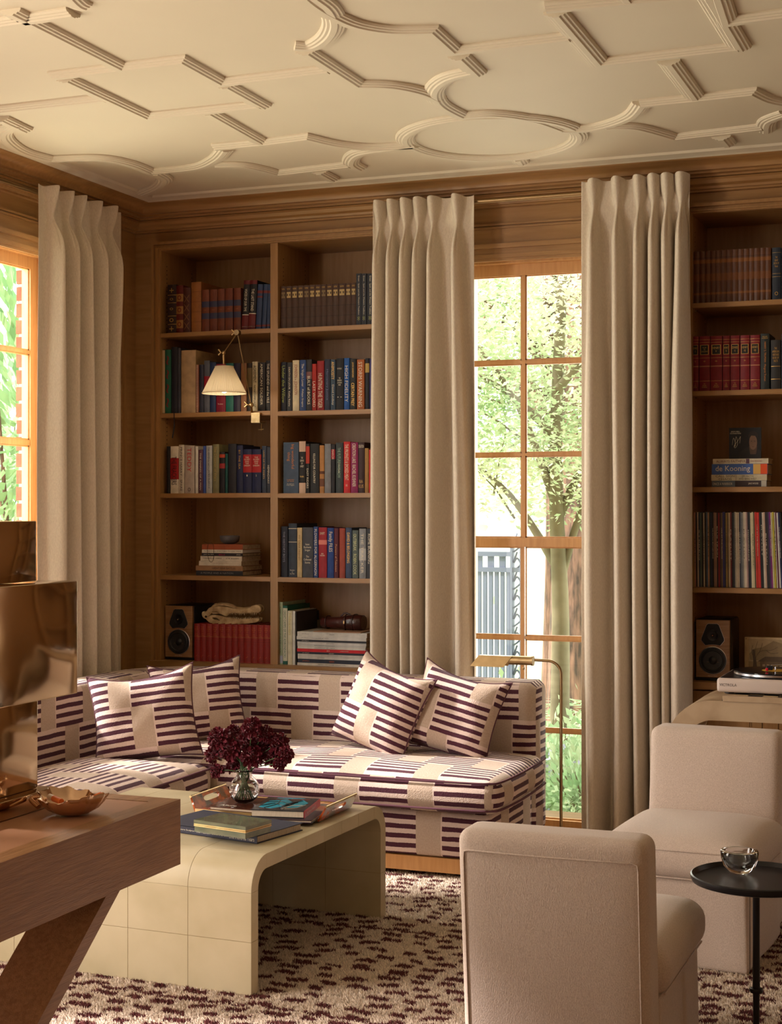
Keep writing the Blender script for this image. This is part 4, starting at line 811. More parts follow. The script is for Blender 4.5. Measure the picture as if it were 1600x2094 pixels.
# ================================================================== CLIP LAMP
def clip_lamp():
    Y0 = 6.40; q = lambda a, b, Y=Y0: (onY(400+a/6.978, 600+b/6.978, Y)[0], Y, onY(400+a/6.978, 600+b/6.978, Y)[1])
    base = q(860, 1780, 6.55)
    t = thing('clip_lamp', 'brass jointed lamp with pleated cream shade clamped to the second shelf', 'lamp', (base[0], 6.55, base[2]))
    ys = 6.555
    a, b = q(800, 1850, ys), q(925, 1700, ys)
    m_ = MB(); m_.rbox(a[0], b[0], ys-.006, ys+.001, a[2], b[2], .001, 1); m_.box(a[0], b[0], ys, ys+.06, b[2]-.006, b[2]); m_.box(a[0], b[0], ys, ys+.06, a[2], a[2]+.006)
    m_.build('clamp', mat('brushed_brass_plate', (.62, .50, .30), .42, 1, col2=(.5, .38, .2), scale=60), t)
    m_ = MB(); s0 = q(900, 1850, ys); m_.tube([(s0[0], ys+.03, s0[2]), (s0[0], ys+.03, s0[2]-.035)], .004, 8); m_.tube([(s0[0]-.014, ys+.03, s0[2]-.028), (s0[0]+.014, ys+.03, s0[2]-.028)], .003, 6); m_.build('clamp_screw', BRASS_D, t)
    j0 = q(805, 1700, ys+.01); j1 = q(795, 1590, 6.53); j2 = q(600, 560, 6.47); j3 = q(400, 850, 6.40); j4 = q(405, 1010, 6.40)
    MB().tube([j0, j1], .0055, 10).build('socket_post', BRASS, t, smooth=50)
    def ball(nm, p, r): return MB().lathe([(0, -r)]+[(r*math.cos(R(an)), r*math.sin(R(an))) for an in range(-75, 90, 15)]+[(0, r)], 16, Matrix.Translation(p)).build(nm, BRASS, t, smooth=80)
    def wing(nm, p, dx, dz): 
        m_ = MB(); m_.tube([p, (p[0]+dx*.5, p[1]-.004, p[2]+dz*.5)], .0035, 8); e1 = (p[0]+dx, p[1]-.004, p[2]+dz+.012); e2 = (p[0]+dx, p[1]-.004, p[2]+dz-.012); c_ = (p[0]+dx*.5, p[1]-.004, p[2]+dz*.5)
        m_.tube([c_, e1], [.003, .0045], 8); m_.tube([c_, e2], [.003, .0045], 8); return m_.build(nm, BRASS, t, smooth=60)
    ball('ball_joint', j1, .012); wing('wing_nut', (j1[0]-.006, j1[1], j1[2]), -.026, .002)
    MB().tube([j1, j2], .0032, 8).build('lower_arm', BRASS_D, t, smooth=50)
    MB().lathe([(0, -.012), (.013, -.012), (.013, .012), (0, .012)], 16, Matrix.Translation(j2) @ Matrix.Rotation(R(90), 4, 'X')).build('elbow_joint', BRASS_D, t, smooth=40)
    wing('wing_nut', j2, -.028, .002)
    MB().tube([j2, j3], .0035, 8).build('upper_arm', BRASS_D, t, smooth=50)
    ball('ball_joint', j3, .010); wing('wing_nut', j3, -.024, .004)
    MB().tube([j3, j4], [.006, .0055], 10).build('neck', BRASS, t, smooth=50)
    # pleated shade
    top = q(410, 1045, 6.40); bot = q(410, 1425, 6.40); r0 = .041; r1 = .101; n = 120
    cxs = (q(410, 1425)[0]); m_ = MB(); vs = []; K = 8
    for i in range(K+1):
        f = i/K; z = top[2]+(bot[2]-top[2])*f; r = r0+(r1-r0)*f
        for j in range(n):
            an = 2*math.pi*j/n; rr = r*(1+.016*(1 if j % 2 else -1)*(1-.3*f))+.0012*math.sin(an*17)*f; vs.append((cxs+rr*math.cos(an), 6.40+rr*math.sin(an), z))
    m_.add(vs, [(i*n+j, i*n+(j+1) % n, (i+1)*n+(j+1) % n, (i+1)*n+j) for i in range(K) for j in range(n)])
    shm = bpy.data.materials.new('shade_silk'); shm.use_nodes = True; nt = NT(shm); bb = nt.N['Principled BSDF']; bb.inputs['Base Color'].default_value = (.80, .71, .54, 1); bb.inputs['Roughness'].default_value = .8
    tl = nt.N.new('ShaderNodeBsdfTranslucent'); tl.inputs[0].default_value = (.85, .74, .55, 1); mx = nt.N.new('ShaderNodeMixShader'); mx.inputs[0].default_value = .3
    nt.L.new(bb.outputs[0], mx.inputs[1]); nt.L.new(tl.outputs[0], mx.inputs[2]); nt.L.new(mx.outputs[0], nt.N['Material Output'].inputs[0])
    sh = m_.build('lamp_shade', shm, t)
    for z, r in ((top[2], r0+.001), (bot[2], r1+.001)):
        MB().tube([(cxs+r*math.cos(R(a_)), 6.40+r*math.sin(R(a_)), z) for a_ in range(0, 360, 8)], .0025, 6, closed=True).build('shade_trim', shm, sh, smooth=60)
    MB().lathe([(0, -.055), (.012, -.050), (.021, -.035), (.023, -.018), (.017, 0), (.011, .014), (.011, .03), (0, .03)], 20, Matrix.Translation((cxs, 6.40, (bot[2]+.055)))).build('bulb', mat('frosted_bulb', (.8, .76, .68), .2), t, smooth=80)
    MB().lathe([(.0, .0), (.014, 0), (.014, .035), (.0, .035)], 12, Matrix.Translation((cxs, 6.40, top[2]-.03))).build('lamp_holder', BRASS, t, smooth=40)
clip_lamp()
pl_ = bpy.data.lights.new('shade_fill_light', 'POINT'); pl_.energy = .7; pl_.color = (1, .80, .55); pl_.shadow_soft_size = .02  # point light added at the shade's lower rim to brighten it
o_ = bpy.data.objects.new('shade_fill_light', pl_); COL.objects.link(o_); q_ = onY(400+410/6.978, 600+1425/6.978, 6.40); o_.location = (q_[0], 6.40, q_[1]-.006)
# ribbon bookmark hanging
p0 = onY(357, 846, 6.568); p1 = onY(353, 897, 6.568)
tag(MB().add([(p0[0]-.002, 6.563, p0[1]+.01), (p0[0]+.003, 6.563, p0[1]+.01), (p0[0]+.003, 6.566, (p0[1]+p1[1])/2), (p1[0]+.004, 6.565, p1[1]), (p1[0]-.002, 6.565, p1[1]+.006), (p0[0]-.003, 6.566, (p0[1]+p1[1])/2)], [(0, 1, 2, 5), (5, 2, 3, 4)]).build('ribbon', mat('black_ribbon', (.015, .015, .02), .6)), 'black ribbon hanging off the second shelf by the left wall', 'ribbon')

# ================================================================== CURTAINS
def curtain(label, org, d, nrm, width, pleats, zt, zb, sagtop=()):
    """pleats: (s_top, s_bottom, half width low, depth). org 2D point, d along, nrm into the room"""
    rows = 46; zz = []
    H = zt-zb
    for i in range(rows+1):
        f = i/rows; zz.append(zt-H*(f**1.8))
    vs = []; ncol = None; rr = random.Random(int(abs(org[0])*1000))
    ph = [rr.random()*6 for _ in pleats]
    for z in zz:
        dz = zt-z; line = []
        # lower openness
        op = min(1, max(0, (dz-.2)/.9)); op = op*op*(3-2*op)
        fl = min(1, dz/.13)
        if dz < .13: hw = .028-.022*(fl**2.2); A = .058-.036*fl**1.5
        else:
            q_ = min(1, (dz-.13)/.14); hw = None
        fb = (dz/H)
        for kx, (s0, s1, hb, dep) in enumerate(pleats):
            s = s0+(s1-s0)*min(1, (dz/H)*1.25)
            s += .006*math.sin(z*2.1+ph[kx])*fb
            if hw is None: h_ = .006+(.024-.006)*math.sin(q_*math.pi/2); h_ = h_+(hb-h_)*op; A_ = .022+(.085-.022)*math.sin(q_*math.pi/2); A_ = A_+(dep-A_)*op
            else: h_, A_ = hw, A
            # valley before
            line.append(('v', s-h_)); 
            M_ = 14
            for j in range(M_+1):
                p = -math.pi+2*math.pi*j/M_; x = s+h_*(p/math.pi)+.0*h_
                # omega shape when tight
                x -= 0
                out = A_*(.5+.5*math.cos(p))**(.38+.12*op)
                if hw is None and q_ < 1 and j in (5, 9): out *= .8
                line.append((x, out))
            line.append(('v', s+h_))
        # resolve valleys: insert sagging midpoints
        pts = []; prev = 0.0
        seq = []
        for e in line:
            if e[0] == 'v': seq.append((e[1], 0.0, True))
            else: seq.append((e[0], e[1], False))
        first = seq[0][0]; out_pts = [(0.0, .006+.004*math.sin(z*3)), (first*.5, .0)]
        i = 0
        per = 17
        for kx in range(len(pleats)):
            seg = seq[kx*per:(kx+1)*per]
            out_pts += [(a, b) for a, b, _ in seg[1:-1]]
            nx = seq[(kx+1)*per][0] if kx < len(pleats)-1 else width
            e0 = seg[-1][0]; g = nx-e0
            for f in (.25, .5, .75): out_pts.append((e0+g*f, -.030*math.sin(math.pi*f)*op-.006))
        out_pts.append((width, .008))
        topf = .006*math.cos(0)
        for cidx, (s, o_) in enumerate(out_pts):
            zz_ = z
            if dz < .12: zz_ = z+(.004*(o_/.05) - .003*abs(math.sin(s*40)))*(1-dz/.12)
            vs.append((org[0]+d[0]*s+nrm[0]*o_, org[1]+d[1]*s+nrm[1]*o_, zz_))
        ncol = len(out_pts)
    fs = [(i*ncol+j, i*ncol+j+1, (i+1)*ncol+j+1, (i+1)*ncol+j) for i in range(rows) for j in range(ncol-1)]
    t = thing('curtain', label, 'curtain', (org[0]+d[0]*width/2, org[1]+d[1]*width/2, zb))
    m_ = MB(); m_.v = vs; m_.f = fs
    o = m_.build('drape', LINEN, t, smooth=180)
    sd = o.modifiers.new('thickness', 'SOLIDIFY'); sd.thickness = .004; sb = o.modifiers.new('smooth', 'SUBSURF'); sb.levels = 1; sb.render_levels = 1
    return t
def curt_back(label, pxl, pxr, pl, zt, zb, Y=6.44):
    x0 = onY(pxl, 1046, Y)[0]; x1 = onY(pxr, 1046, Y)[0]
    ps = [(onY(a, 1046, Y)[0]-x0, onY(b, 1046, Y)[0]-x0, h/464, dp) for a, b, h, dp in pl]
    curtain(label, (x0, Y), (1, 0), (0, -1), x1-x0, ps, zt, zb)
curt_back('beige pinch-pleat curtain covering the left side of the garden window', 764, 972, [(779, 780, 15, .10), (806, 812, 12, .11), (833, 836, 9, .10), (860, 860, 13, .12), (889, 893, 17, .10), (938, 950, 17, .08)], ZC-.102, .012)
curt_back('beige pinch-pleat curtain between the garden window and the right bookcase', 1190, 1412, [(1217, 1219, 19, .10), (1265, 1277, 16, .11), (1309, 1312, 13, .11), (1339, 1345, 12, .12), (1366, 1368, 9, .09), (1396, 1392, 19, .12)], ZC-.082, .012)
ya = 5.60; yb = 6.235
plL = [(.085, .10, .055, .085), (.20, .235, .035, .075), (.30, .345, .034, .085), (.43, .47, .045, .075), (.56, .58, .02, .05)]
curtain('beige pinch-pleat curtain beside the left window in the corner', (-3.765, ya-.03), (0, 1), (1, 0), yb-ya+.04, plL, ZC-.095, .012)
for nm, a, b in (('curtain_rod', (-2.50, YW-.135, ZC-.125), (-1.20, YW-.135, ZC-.125)), ('curtain_rod', (XW+.085, 4.4, ZC-.115), (XW+.085, 6.15, ZC-.115))):
    r_ = MB().tube([a, b], .011, 12).build(nm, BRASS_D, smooth=50); tag(r_, 'bronze curtain track above the %s window' % ('garden' if a[0] > -3 else 'left'), 'curtain rod')
    for f in (.03, .97):
        p = [a[i]+(b[i]-a[i])*f for i in range(3)]; q_ = (p[0], YW-.005, p[2]) if a[0] > -3 else (XW+.005, p[1], p[2])
        MB().tube([p, q_], .007, 8).build('bracket', BRASS_D, r_, smooth=50)

# ================================================================== SOFA
YA, XA2, RA = 5.95, -3.26, .30
def uarc(c):
    cx, cy = -3.56+.30, 5.95
    if c[1] < YA: return c[1]-YA-.471
    if c[0] > cx: return c[0]-cx
    return -(math.atan2(c[1]-cy, c[0]-cx)-math.pi/2)*RA*(-1) if False else -(math.atan2(c[1]-cy, c[0]-cx)-math.pi/2)*RA
def sofa():
    t = thing('sofa', 'L-shaped armless sofa in plum and cream stripes along the corner bookcase', 'sofa', (-2.7, 5.9, 0))
    path = [(-3.56, 4.30), (-3.56, 5.0), (-3.56, 5.5)]+[(-3.26+.30*math.cos(a), 5.95+.30*math.sin(a)) for a in [math.pi-math.pi/2*i/8 for i in range(9)]]+[(-2.7, 6.25), (-2.2, 6.25), (-1.80, 6.25), (-1.775, 6.25)]
    hw = .095
    def prof(hw, z0, z1, r=.035):
        p = []
        for cx, cz_, a0 in ((hw-r, z1-r, 0), (-hw+r, z1-r, 90), (-hw+r, z0+r, 180), (hw-r, z0+r, 270)):
            for i in range(5): a = R(a0+90*i/4); p.append((cx+r*math.cos(a), cz_+r*math.sin(a)))
        return p+[p[0]]
    m_ = MB(); P_ = path; full = prof(hw, .06, .695); small = prof(hw-.02, .08, .675, .03)
    m_.sweep(P_, full, caps=False)
    k = len(full); n = len(P_)
    # rounded right end
    e = len(m_.v); m_.v += [(-1.752, 6.25+o, z) for o, z in small]; m_.f += [((n-1)*k+j, (n-1)*k+j+1, e+j+1, e+j) for j in range(k-1)]; m_.f += [tuple(e+j for j in range(k-1))]; m_.f += [tuple(range(k-2, -1, -1))]
    def uvb(c, n_):
        if abs(n_.x) > .85 and c[0] > -1.8: return (c[1]-6.25-.02, c[2]-.54)
        off = c[2]-.54
        if n_.z > .6: off = .155+(6.155-c[1] if c[1] > 6 else c[0]+3.46)*-1
        return (uarc(c)+3.02-3.26, off)
    m_.build('backrest', STRIPE, t, smooth=60, uv=uvb, normals=True)
    # base
    def pf(p, h): return p
    m_ = MB(); m_.rbox(-3.47, -1.755, 5.555, 6.15, .085, .268, .03, 3, 6); m_.build('seat_base', STRIPE, t, smooth=60, uv=lambda c, n_: (c[1]*1.0, c[2]-.08) if abs(n_.x) > .6 else (c[0]+2.05, c[2]-.08) if abs(n_.y) > .5 else (c[0]+2.05, c[1]))
    m_ = MB(); m_.rbox(-3.47, -2.89, 4.30, 5.56, .085, .275, .03, 3, 6); m_.build('seat_base', STRIPE, t, smooth=60, uv=lambda c, n_: (c[1], c[2]-.08) if abs(n_.x) > .6 else (c[0], c[2]-.08))
    def crown(cz__, cy_):
        def f(p, h):
            X, Y, Z = p[0]/h[0], p[1]/h[1], p[2]/h[2]
            g = max(0, 1-X**4)*max(0, 1-Y**4); p[2] += cz__*g*(Z if Z > 0 else .2*Z)+.004*math.sin(p[0]*9+p[1]*5)*g
            p[1] += cy_*Y*max(0, 1-Z*Z)*(1-X**4); p[0] += cy_*X*max(0, 1-Z*Z)*(1-Y**4); return p
        return f
    topv = lambda c, n_: (c[0]+2.35+.16, -(c[1]-5.47)+.018) if n_.z > .62 else ((c[1]-5.55, c[2]-.23) if abs(n_.x) > .6 else (c[0]+2.35, c[2]-.23))
    MB().rbox(-3.45, -1.705, 5.475, 6.16, .272, .405, .05, 4, 14, crown(.026, .016)).build('seat_cushion', STRIPE, t, smooth=60, uv=topv)
    MB().rbox(-3.46, -2.865, 4.30, 5.465, .272, .405, .05, 4, 12, crown(.028, .016)).build('seat_cushion', STRIPE, t, smooth=60, uv=lambda c, n_: (c[1], c[0]+2.87) if n_.z > .62 else ((c[1]-5.1, c[2]-.23) if abs(n_.x) > .6 else (c[0], c[2]-.23)))
    for z in (.392, .290):
        zz = z; e_ = .006
        pts = [(-3.3, 5.478, zz), (-2.6, 5.466, zz), (-2.1, 5.466, zz), (-1.80, 5.474, zz), (-1.735, 5.49, zz), (-1.705, 5.53, zz), (-1.692, 5.75, zz), (-1.696, 6.0, zz), (-1.705, 6.15, zz)]
        MB().tube(catmull(pts, 5), .0045, 6).build('piping', PIPING, t, smooth=60)
        pts = [(-2.862, 4.3, zz), (-2.855, 4.7, zz), (-2.855, 5.1, zz), (-2.86, 5.40, zz), (-2.872, 5.45, zz), (-2.91, 5.478, zz)]
        MB().tube(catmull(pts, 5), .0045, 6).build('piping', PIPING, t, smooth=60)
    bx('plinth', SASH, -3.5, -1.80, 5.56, 6.3, .03, .085, t); bx('plinth', SASH, -3.5, -2.92, 4.3, 5.56, .03, .085, t)
    for x, y in ((-3.44, 4.36), (-2.98, 4.36), (-3.44, 6.24), (-1.82, 6.24), (-1.82, 5.62), (-2.98, 5.62)): MB().lathe([(.018, 0), (.022, .03)], 12, Matrix.Translation((x, y, .0155))).build('foot', SASH, t, smooth=40)
sofa()
def pillow(label, c, w, h, yaw, lean, roll, T_=.085, u0=0, v0=0, mt=None):
    M = Matrix.Translation(c) @ Matrix.Rotation(R(yaw), 4, 'Z') @ Matrix.Rotation(R(lean), 4, 'X') @ Matrix.Rotation(R(roll), 4, 'Y')
    n = 22; vs = []; uvs = []; rr = random.Random(int(abs(c[0]*100)))
    ph = rr.random()*6
    for sd in (-1, 1):
        for i in range(n+1):
            for j in range(n+1):
                a = -math.cos(math.pi*i/n); b = -math.cos(math.pi*j/n); a = .5*a+.5*(-1+2*i/n); b = .5*b+.5*(-1+2*j/n)
                x = a*w/2*(1-.10*(1-b*b)); z = b*h/2*(1-.10*(1-a*a))
                th = T_*(max(0, 1-a**4)*max(0, 1-b**4))**.55
                th += .006*math.sin(7*a+ph)*math.cos(6*b+ph)*(1-a*a)*(1-b*b)
                z -= .024*(1-a*a)*b*b if b > 0 else 0
                vs.append((x, sd*th, z))
    N = (n+1)**2; fs = []
    for i in range(n):
        for j in range(n):
            q = (i*(n+1)+j, i*(n+1)+j+1, (i+1)*(n+1)+j+1, (i+1)*(n+1)+j); fs.append(q[::-1]); fs.append(tuple(N+k_ for k_ in q))
    Mi = M.inverted()
    def uvf(co, no): p = Mi @ Vector(co); return (p.x+u0, p.z+v0)
    m_ = MB().add(vs, fs, M); o = m_.build('pillow', mt or STRIPE_P, smooth=180, uv=uvf)
    ring = [(-1+2*i/16, -1) for i in range(16)]+[(1, -1+2*i/16) for i in range(16)]+[(1-2*i/16, 1) for i in range(16)]+[(-1, 1-2*i/16) for i in range(16)]
    MB().tube([M @ Vector((a*w/2*(1-.10*(1-b*b)), 0, b*h/2*(1-.10*(1-a*a))-(.024*(1-a*a)*b*b if b > 0 else 0))) for a, b in ring], .0035, 6, closed=True).build('piping', PIPING, o, smooth=60)
    return tag(o, label, 'pillow', 'striped pillows on the sofa')
pillow('striped pillow nearest the desk, leaning on the left arm of the sofa', (-3.16, 5.43, .585), .43, .37, 22, -14, -8, u0=.04+.0, v0=.165-.03)
pillow('striped pillow in the sofa corner, partly hidden behind another', (-3.17, 5.90, .585), .40, .36, 30, -12, -6, u0=.05, v0=.05)
pillow('striped pillow nearest the flowers on the right half of the sofa', (-2.32, 5.90, .60), .38, .38, -12, -18, 16, u0=.13, v0=.02)
pillow('striped pillow nearest the sofa\'s right end, with one raised corner', (-2.03, 5.97, .585), .38, .36, 2, -16, 14, u0=.15, v0=.10)

# ================================================================== RUG
rugm = bpy.data.materials.new('shag_wool'); rugm.use_nodes = True; t_ = NT(rugm); bb = t_.N['Principled BSDF']; bb.inputs['Roughness'].default_value = 1; bb.inputs['Specular IOR Level'].default_value = .05
at = t_.N.new('ShaderNodeAttribute'); at.attribute_name = 'yarn'; t_.L.new(at.outputs['Color'], bb.inputs['Base Color'])
def rugcol(x, y, rnd):
    """dark hatch marks in staggered rows, with a thin broken line every few rows"""
    n1 = .012*np.sin(x*23+y*7)+.010*np.sin(y*31+x*5)
    X = x+n1+.006*(np.random.default_rng(1).random(len(x))-.5); Y = y+.012*np.sin(x*11)+.006*np.sin(x*47+y*13); ph = .062; row_ = np.floor(Y/ph); fy = Y/ph-row_
    px_ = .105; xo = X+(row_ % 2)*px_*.5+.02*np.sin(row_*3.7); cell = np.floor(xo/px_); fx = xo/px_-cell
    h = np.abs(np.sin(cell*12.9898+row_*78.233)*43758.5453) % 1
    wid = .46+.2*h; d = (fx < wid) & (fy > .2) & (fy < .76) & (h > .06)
    line = (np.abs(np.mod(Y, ph*7)-.01) < .010) & (np.sin(X*60+row_) > -.6)
    return d | line
def build_rug():
    r0 = (-3.70, .7, 0); X0, X1, Y0, Y1 = -3.3, .9, .8, 6.3
    t = thing('rug', 'cream shag rug with plum hatch marks under the coffee table and chairs', 'rug', ((X0+X1)/2, (Y0+Y1)/2, 0))
    bk = MB().rbox(X0, X1, Y0, Y1, .0005, .010, .004, 1)
    n = 820000
    # tufts where the view can see them
    pts = rng.random((int(n*1.0), 2)); xx = -3.25+pts[:, 0]*4.1; yy = 2.35+pts[:, 1]*3.6
    dep = -xx*ST+yy*CT; pxx = 800+FOC*(xx*CT+yy*ST)/dep; pyy = 1046+FOC*1.4/dep; vis = (pxx > -300) & (pxx < 2400) & (pyy < 2500); xx, yy = xx[vis], yy[vis]
    # denser near the camera
    keep = rng.random(len(xx)) < np.clip(1.15-(yy-3)/4.2, .35, 1); xx, yy = xx[keep], yy[keep]
    n = len(xx); hgt = .007+.006*rng.random(n); ang = rng.random(n)*2*np.pi; r = .0026+.0016*rng.random(n); lean = rng.normal(0, .0038, (n, 2))
    V = np.zeros((n, 4, 3)); 
    for i in range(3):
        a = ang+i*2*np.pi/3; V[:, i, 0] = xx+r*np.cos(a); V[:, i, 1] = yy+r*np.sin(a); V[:, i, 2] = .008
    V[:, 3, 0] = xx+lean[:, 0]; V[:, 3, 1] = yy+lean[:, 1]-.003; V[:, 3, 2] = .008+hgt
    me = bpy.data.meshes.new('pile'); W = wm(t); off = np.array(W.translation)
    V -= off
    me.vertices.add(n*4); me.vertices.foreach_set('co', V.reshape(-1))
    b = np.arange(n)*4; F = np.stack([np.stack([b, b+1, b+3], 1), np.stack([b+1, b+2, b+3], 1), np.stack([b+2, b, b+3], 1)], 1).reshape(-1)
    me.loops.add(len(F)); me.loops.foreach_set('vertex_index', F.astype(np.int32)); me.polygons.add(n*3); me.polygons.foreach_set('loop_start', (np.arange(n*3)*3).astype(np.int32)); me.update(calc_edges=True)
    dk = rugcol(xx, yy, rng); c = np.where(dk[:, None], np.array([[.115, .036, .036]]), np.array([[.70, .575, .46]])); c = c*(0.75+.45*rng.random((n, 1))); c = np.concatenate([c, np.ones((n, 1))], 1)
    at_ = me.color_attributes.new('yarn', 'FLOAT_COLOR', 'POINT'); at_.data.foreach_set('color', np.repeat(c, 4, 0).reshape(-1).astype(np.float32))
    me.materials.append(rugm); o = bpy.data.objects.new('pile', me); COL.objects.link(o); o.parent = t; o['kind'] = 'stuff'
    ob = bk.build('backing', mat('rug_backing', (.52, .42, .34), 1, bump=.5, bscale=200, col2=(.42, .30, .26), scale=24), t)
build_rug()
RZ = .0125      # height things rest at on the pile

# ================================================================== COFFEE TABLE
PAR = mat('parchment', lin((176, 162, 128)), .42, col2=lin((190, 176, 144)), scale=5, bump=.06, bscale=30, detail=4)
def coffee_table():
    X0, X1, Y0, Y1, Zt, Tk, ro = -3.06, -1.962, 4.02, 4.99, .402, .042, .095
    t = thing('coffee_table', 'parchment-covered waterfall coffee table on the rug', 'coffee table', ((X0+X1)/2, (Y0+Y1)/2, RZ))
    def pline(off):
        pts = []; r = ro-off
        pts.append((Y0+off, RZ)); 
        for zf in (.17,): pts.append((Y0+off, RZ+zf))
        for i in range(9): a = math.pi-math.pi/2*i/8; pts.append((Y0+ro+r*math.cos(a), Zt-ro+r*math.sin(a)))
        for i in range(9): a = math.pi/2-math.pi/2*i/8; pts.append((Y1-ro+r*math.cos(a), Zt-ro+r*math.sin(a)))
        pts.append((Y1-off, RZ)); return pts
    o, i_ = pline(.0016), pline(Tk-.0016)
    def slab(mb, o, i_, xa, xb):
        n = len(o); vs = [(xa, y, z) for y, z in o]+[(xa, y, z) for y, z in i_]+[(xb, y, z) for y, z in o]+[(xb, y, z) for y, z in i_]
        fs = []
        for k in range(n-1): fs += [(k, k+1, 2*n+k+1, 2*n+k), (n+k, 3*n+k, 3*n+k+1, n+k+1), (k, n+k, n+k+1, k+1), (2*n+k, 2*n+k+1, 3*n+k+1, 3*n+k)]
        fs += [(0, 2*n, 3*n, n), (n-1, 2*n-1, 4*n-1, 3*n-1)]; mb.add(vs, fs)
    m_ = MB(); slab(m_, o, i_, X0+.0016, X1-.0016); m_.build('carcass', mat('parchment_seam', lin((150, 128, 86)), .7), t, smooth=40, normals=True)
    # panels laid on the carcass, joints recessed
    cols = [X1-.0+0, X1-.035]; xs = [X1]; x = X1-.035; 
    edges = [X1, X1-.034-.175]; 
    x = edges[-1]
    while x > X0+.05: x -= .205; edges.append(max(x, X0))
    g = .0007
    def panel_leg(ya, yb, za, zb_, xa, xb, nm='panel'):
        MB().box(xa+g, xb-g, ya, yb, za+g, zb_-g).build(nm, PAR, t)
    for a in range(len(edges)-1):
        xb, xa = edges[a], edges[a+1]
        for (za, zb_) in ((RZ, .165), (.165, Zt-ro)):
            panel_leg(Y0, Y0+.0017, za, zb_, xa, xb); panel_leg(Y0+Tk-.0017, Y0+Tk, za, min(zb_, Zt-ro-.0), xa, xb); panel_leg(Y1-.0017, Y1, za, zb_, xa, xb); panel_leg(Y1-Tk, Y1-Tk+.0017, za, zb_, xa, xb)
        for s_ in (0, 1):
            for (rr, out) in ((ro, 1), (ro-Tk, 0)):
                m_ = MB(); ob_, ib_ = [], []
                for i in range(9):
                    a0 = math.pi-math.pi/2*i/8 if s_ == 0 else math.pi/2-math.pi/2*i/8
                    cy = Y0+ro if s_ == 0 else Y1-ro
                    r1 = rr; r2 = rr-.0017 if out else rr+.0017
                    ob_.append((cy+r1*math.cos(a0), Zt-ro+r1*math.sin(a0))); ib_.append((cy+r2*math.cos(a0), Zt-ro+r2*math.sin(a0)))
                slab(m_, ob_, ib_, xa+g, xb-g); m_.build('panel', PAR, t, smooth=40, normals=True)
        ys = [Y0+ro+(Y1-Y0-2*ro)*q/4 for q in range(5)]
        for q in range(4):
            MB().box(xa+g, xb-g, ys[q]+g, ys[q+1]-g, Zt-.0017, Zt).build('panel', PAR, t); MB().box(xa+g, xb-g, ys[q]+g, ys[q+1]-g, Zt-Tk, Zt-Tk+.0017).build('panel', PAR, t)
    # edge banding on the right and left faces
    for xa, xb in ((X1-.0016, X1+.0004), (X0-.0004, X0+.0016)):
        for z0, z1 in ((RZ, .165), (.165, Zt-ro)):
            MB().box(xa, xb, Y0, Y0+Tk, z0+g, z1-g).build('edge_panel', PAR, t); MB().box(xa, xb, Y1-Tk, Y1, z0+g, z1-g).build('edge_panel', PAR, t)
        O, I = pline(0), pline(Tk)
        m_ = MB(); slab(m_, O[2:11], I[2:11], xa, xb); m_.build('edge_panel', PAR, t, normals=True)
        m_ = MB(); slab(m_, O[11:20], I[11:20], xa, xb); m_.build('edge_panel', PAR, t, normals=True)
        for q in range(6):
            ya = Y0+ro+(Y1-Y0-2*ro)*q/6+g; yb = Y0+ro+(Y1-Y0-2*ro)*(q+1)/6-g
            MB().box(xa, xb, ya, yb, Zt-Tk, Zt).build('edge_panel', PAR, t)
    t.rotation_euler.z = -R(2)
    return Zt
ZTB = coffee_table()+.0004
def atT(px, py, z=None): return onZ(px, py, z or ZTB)
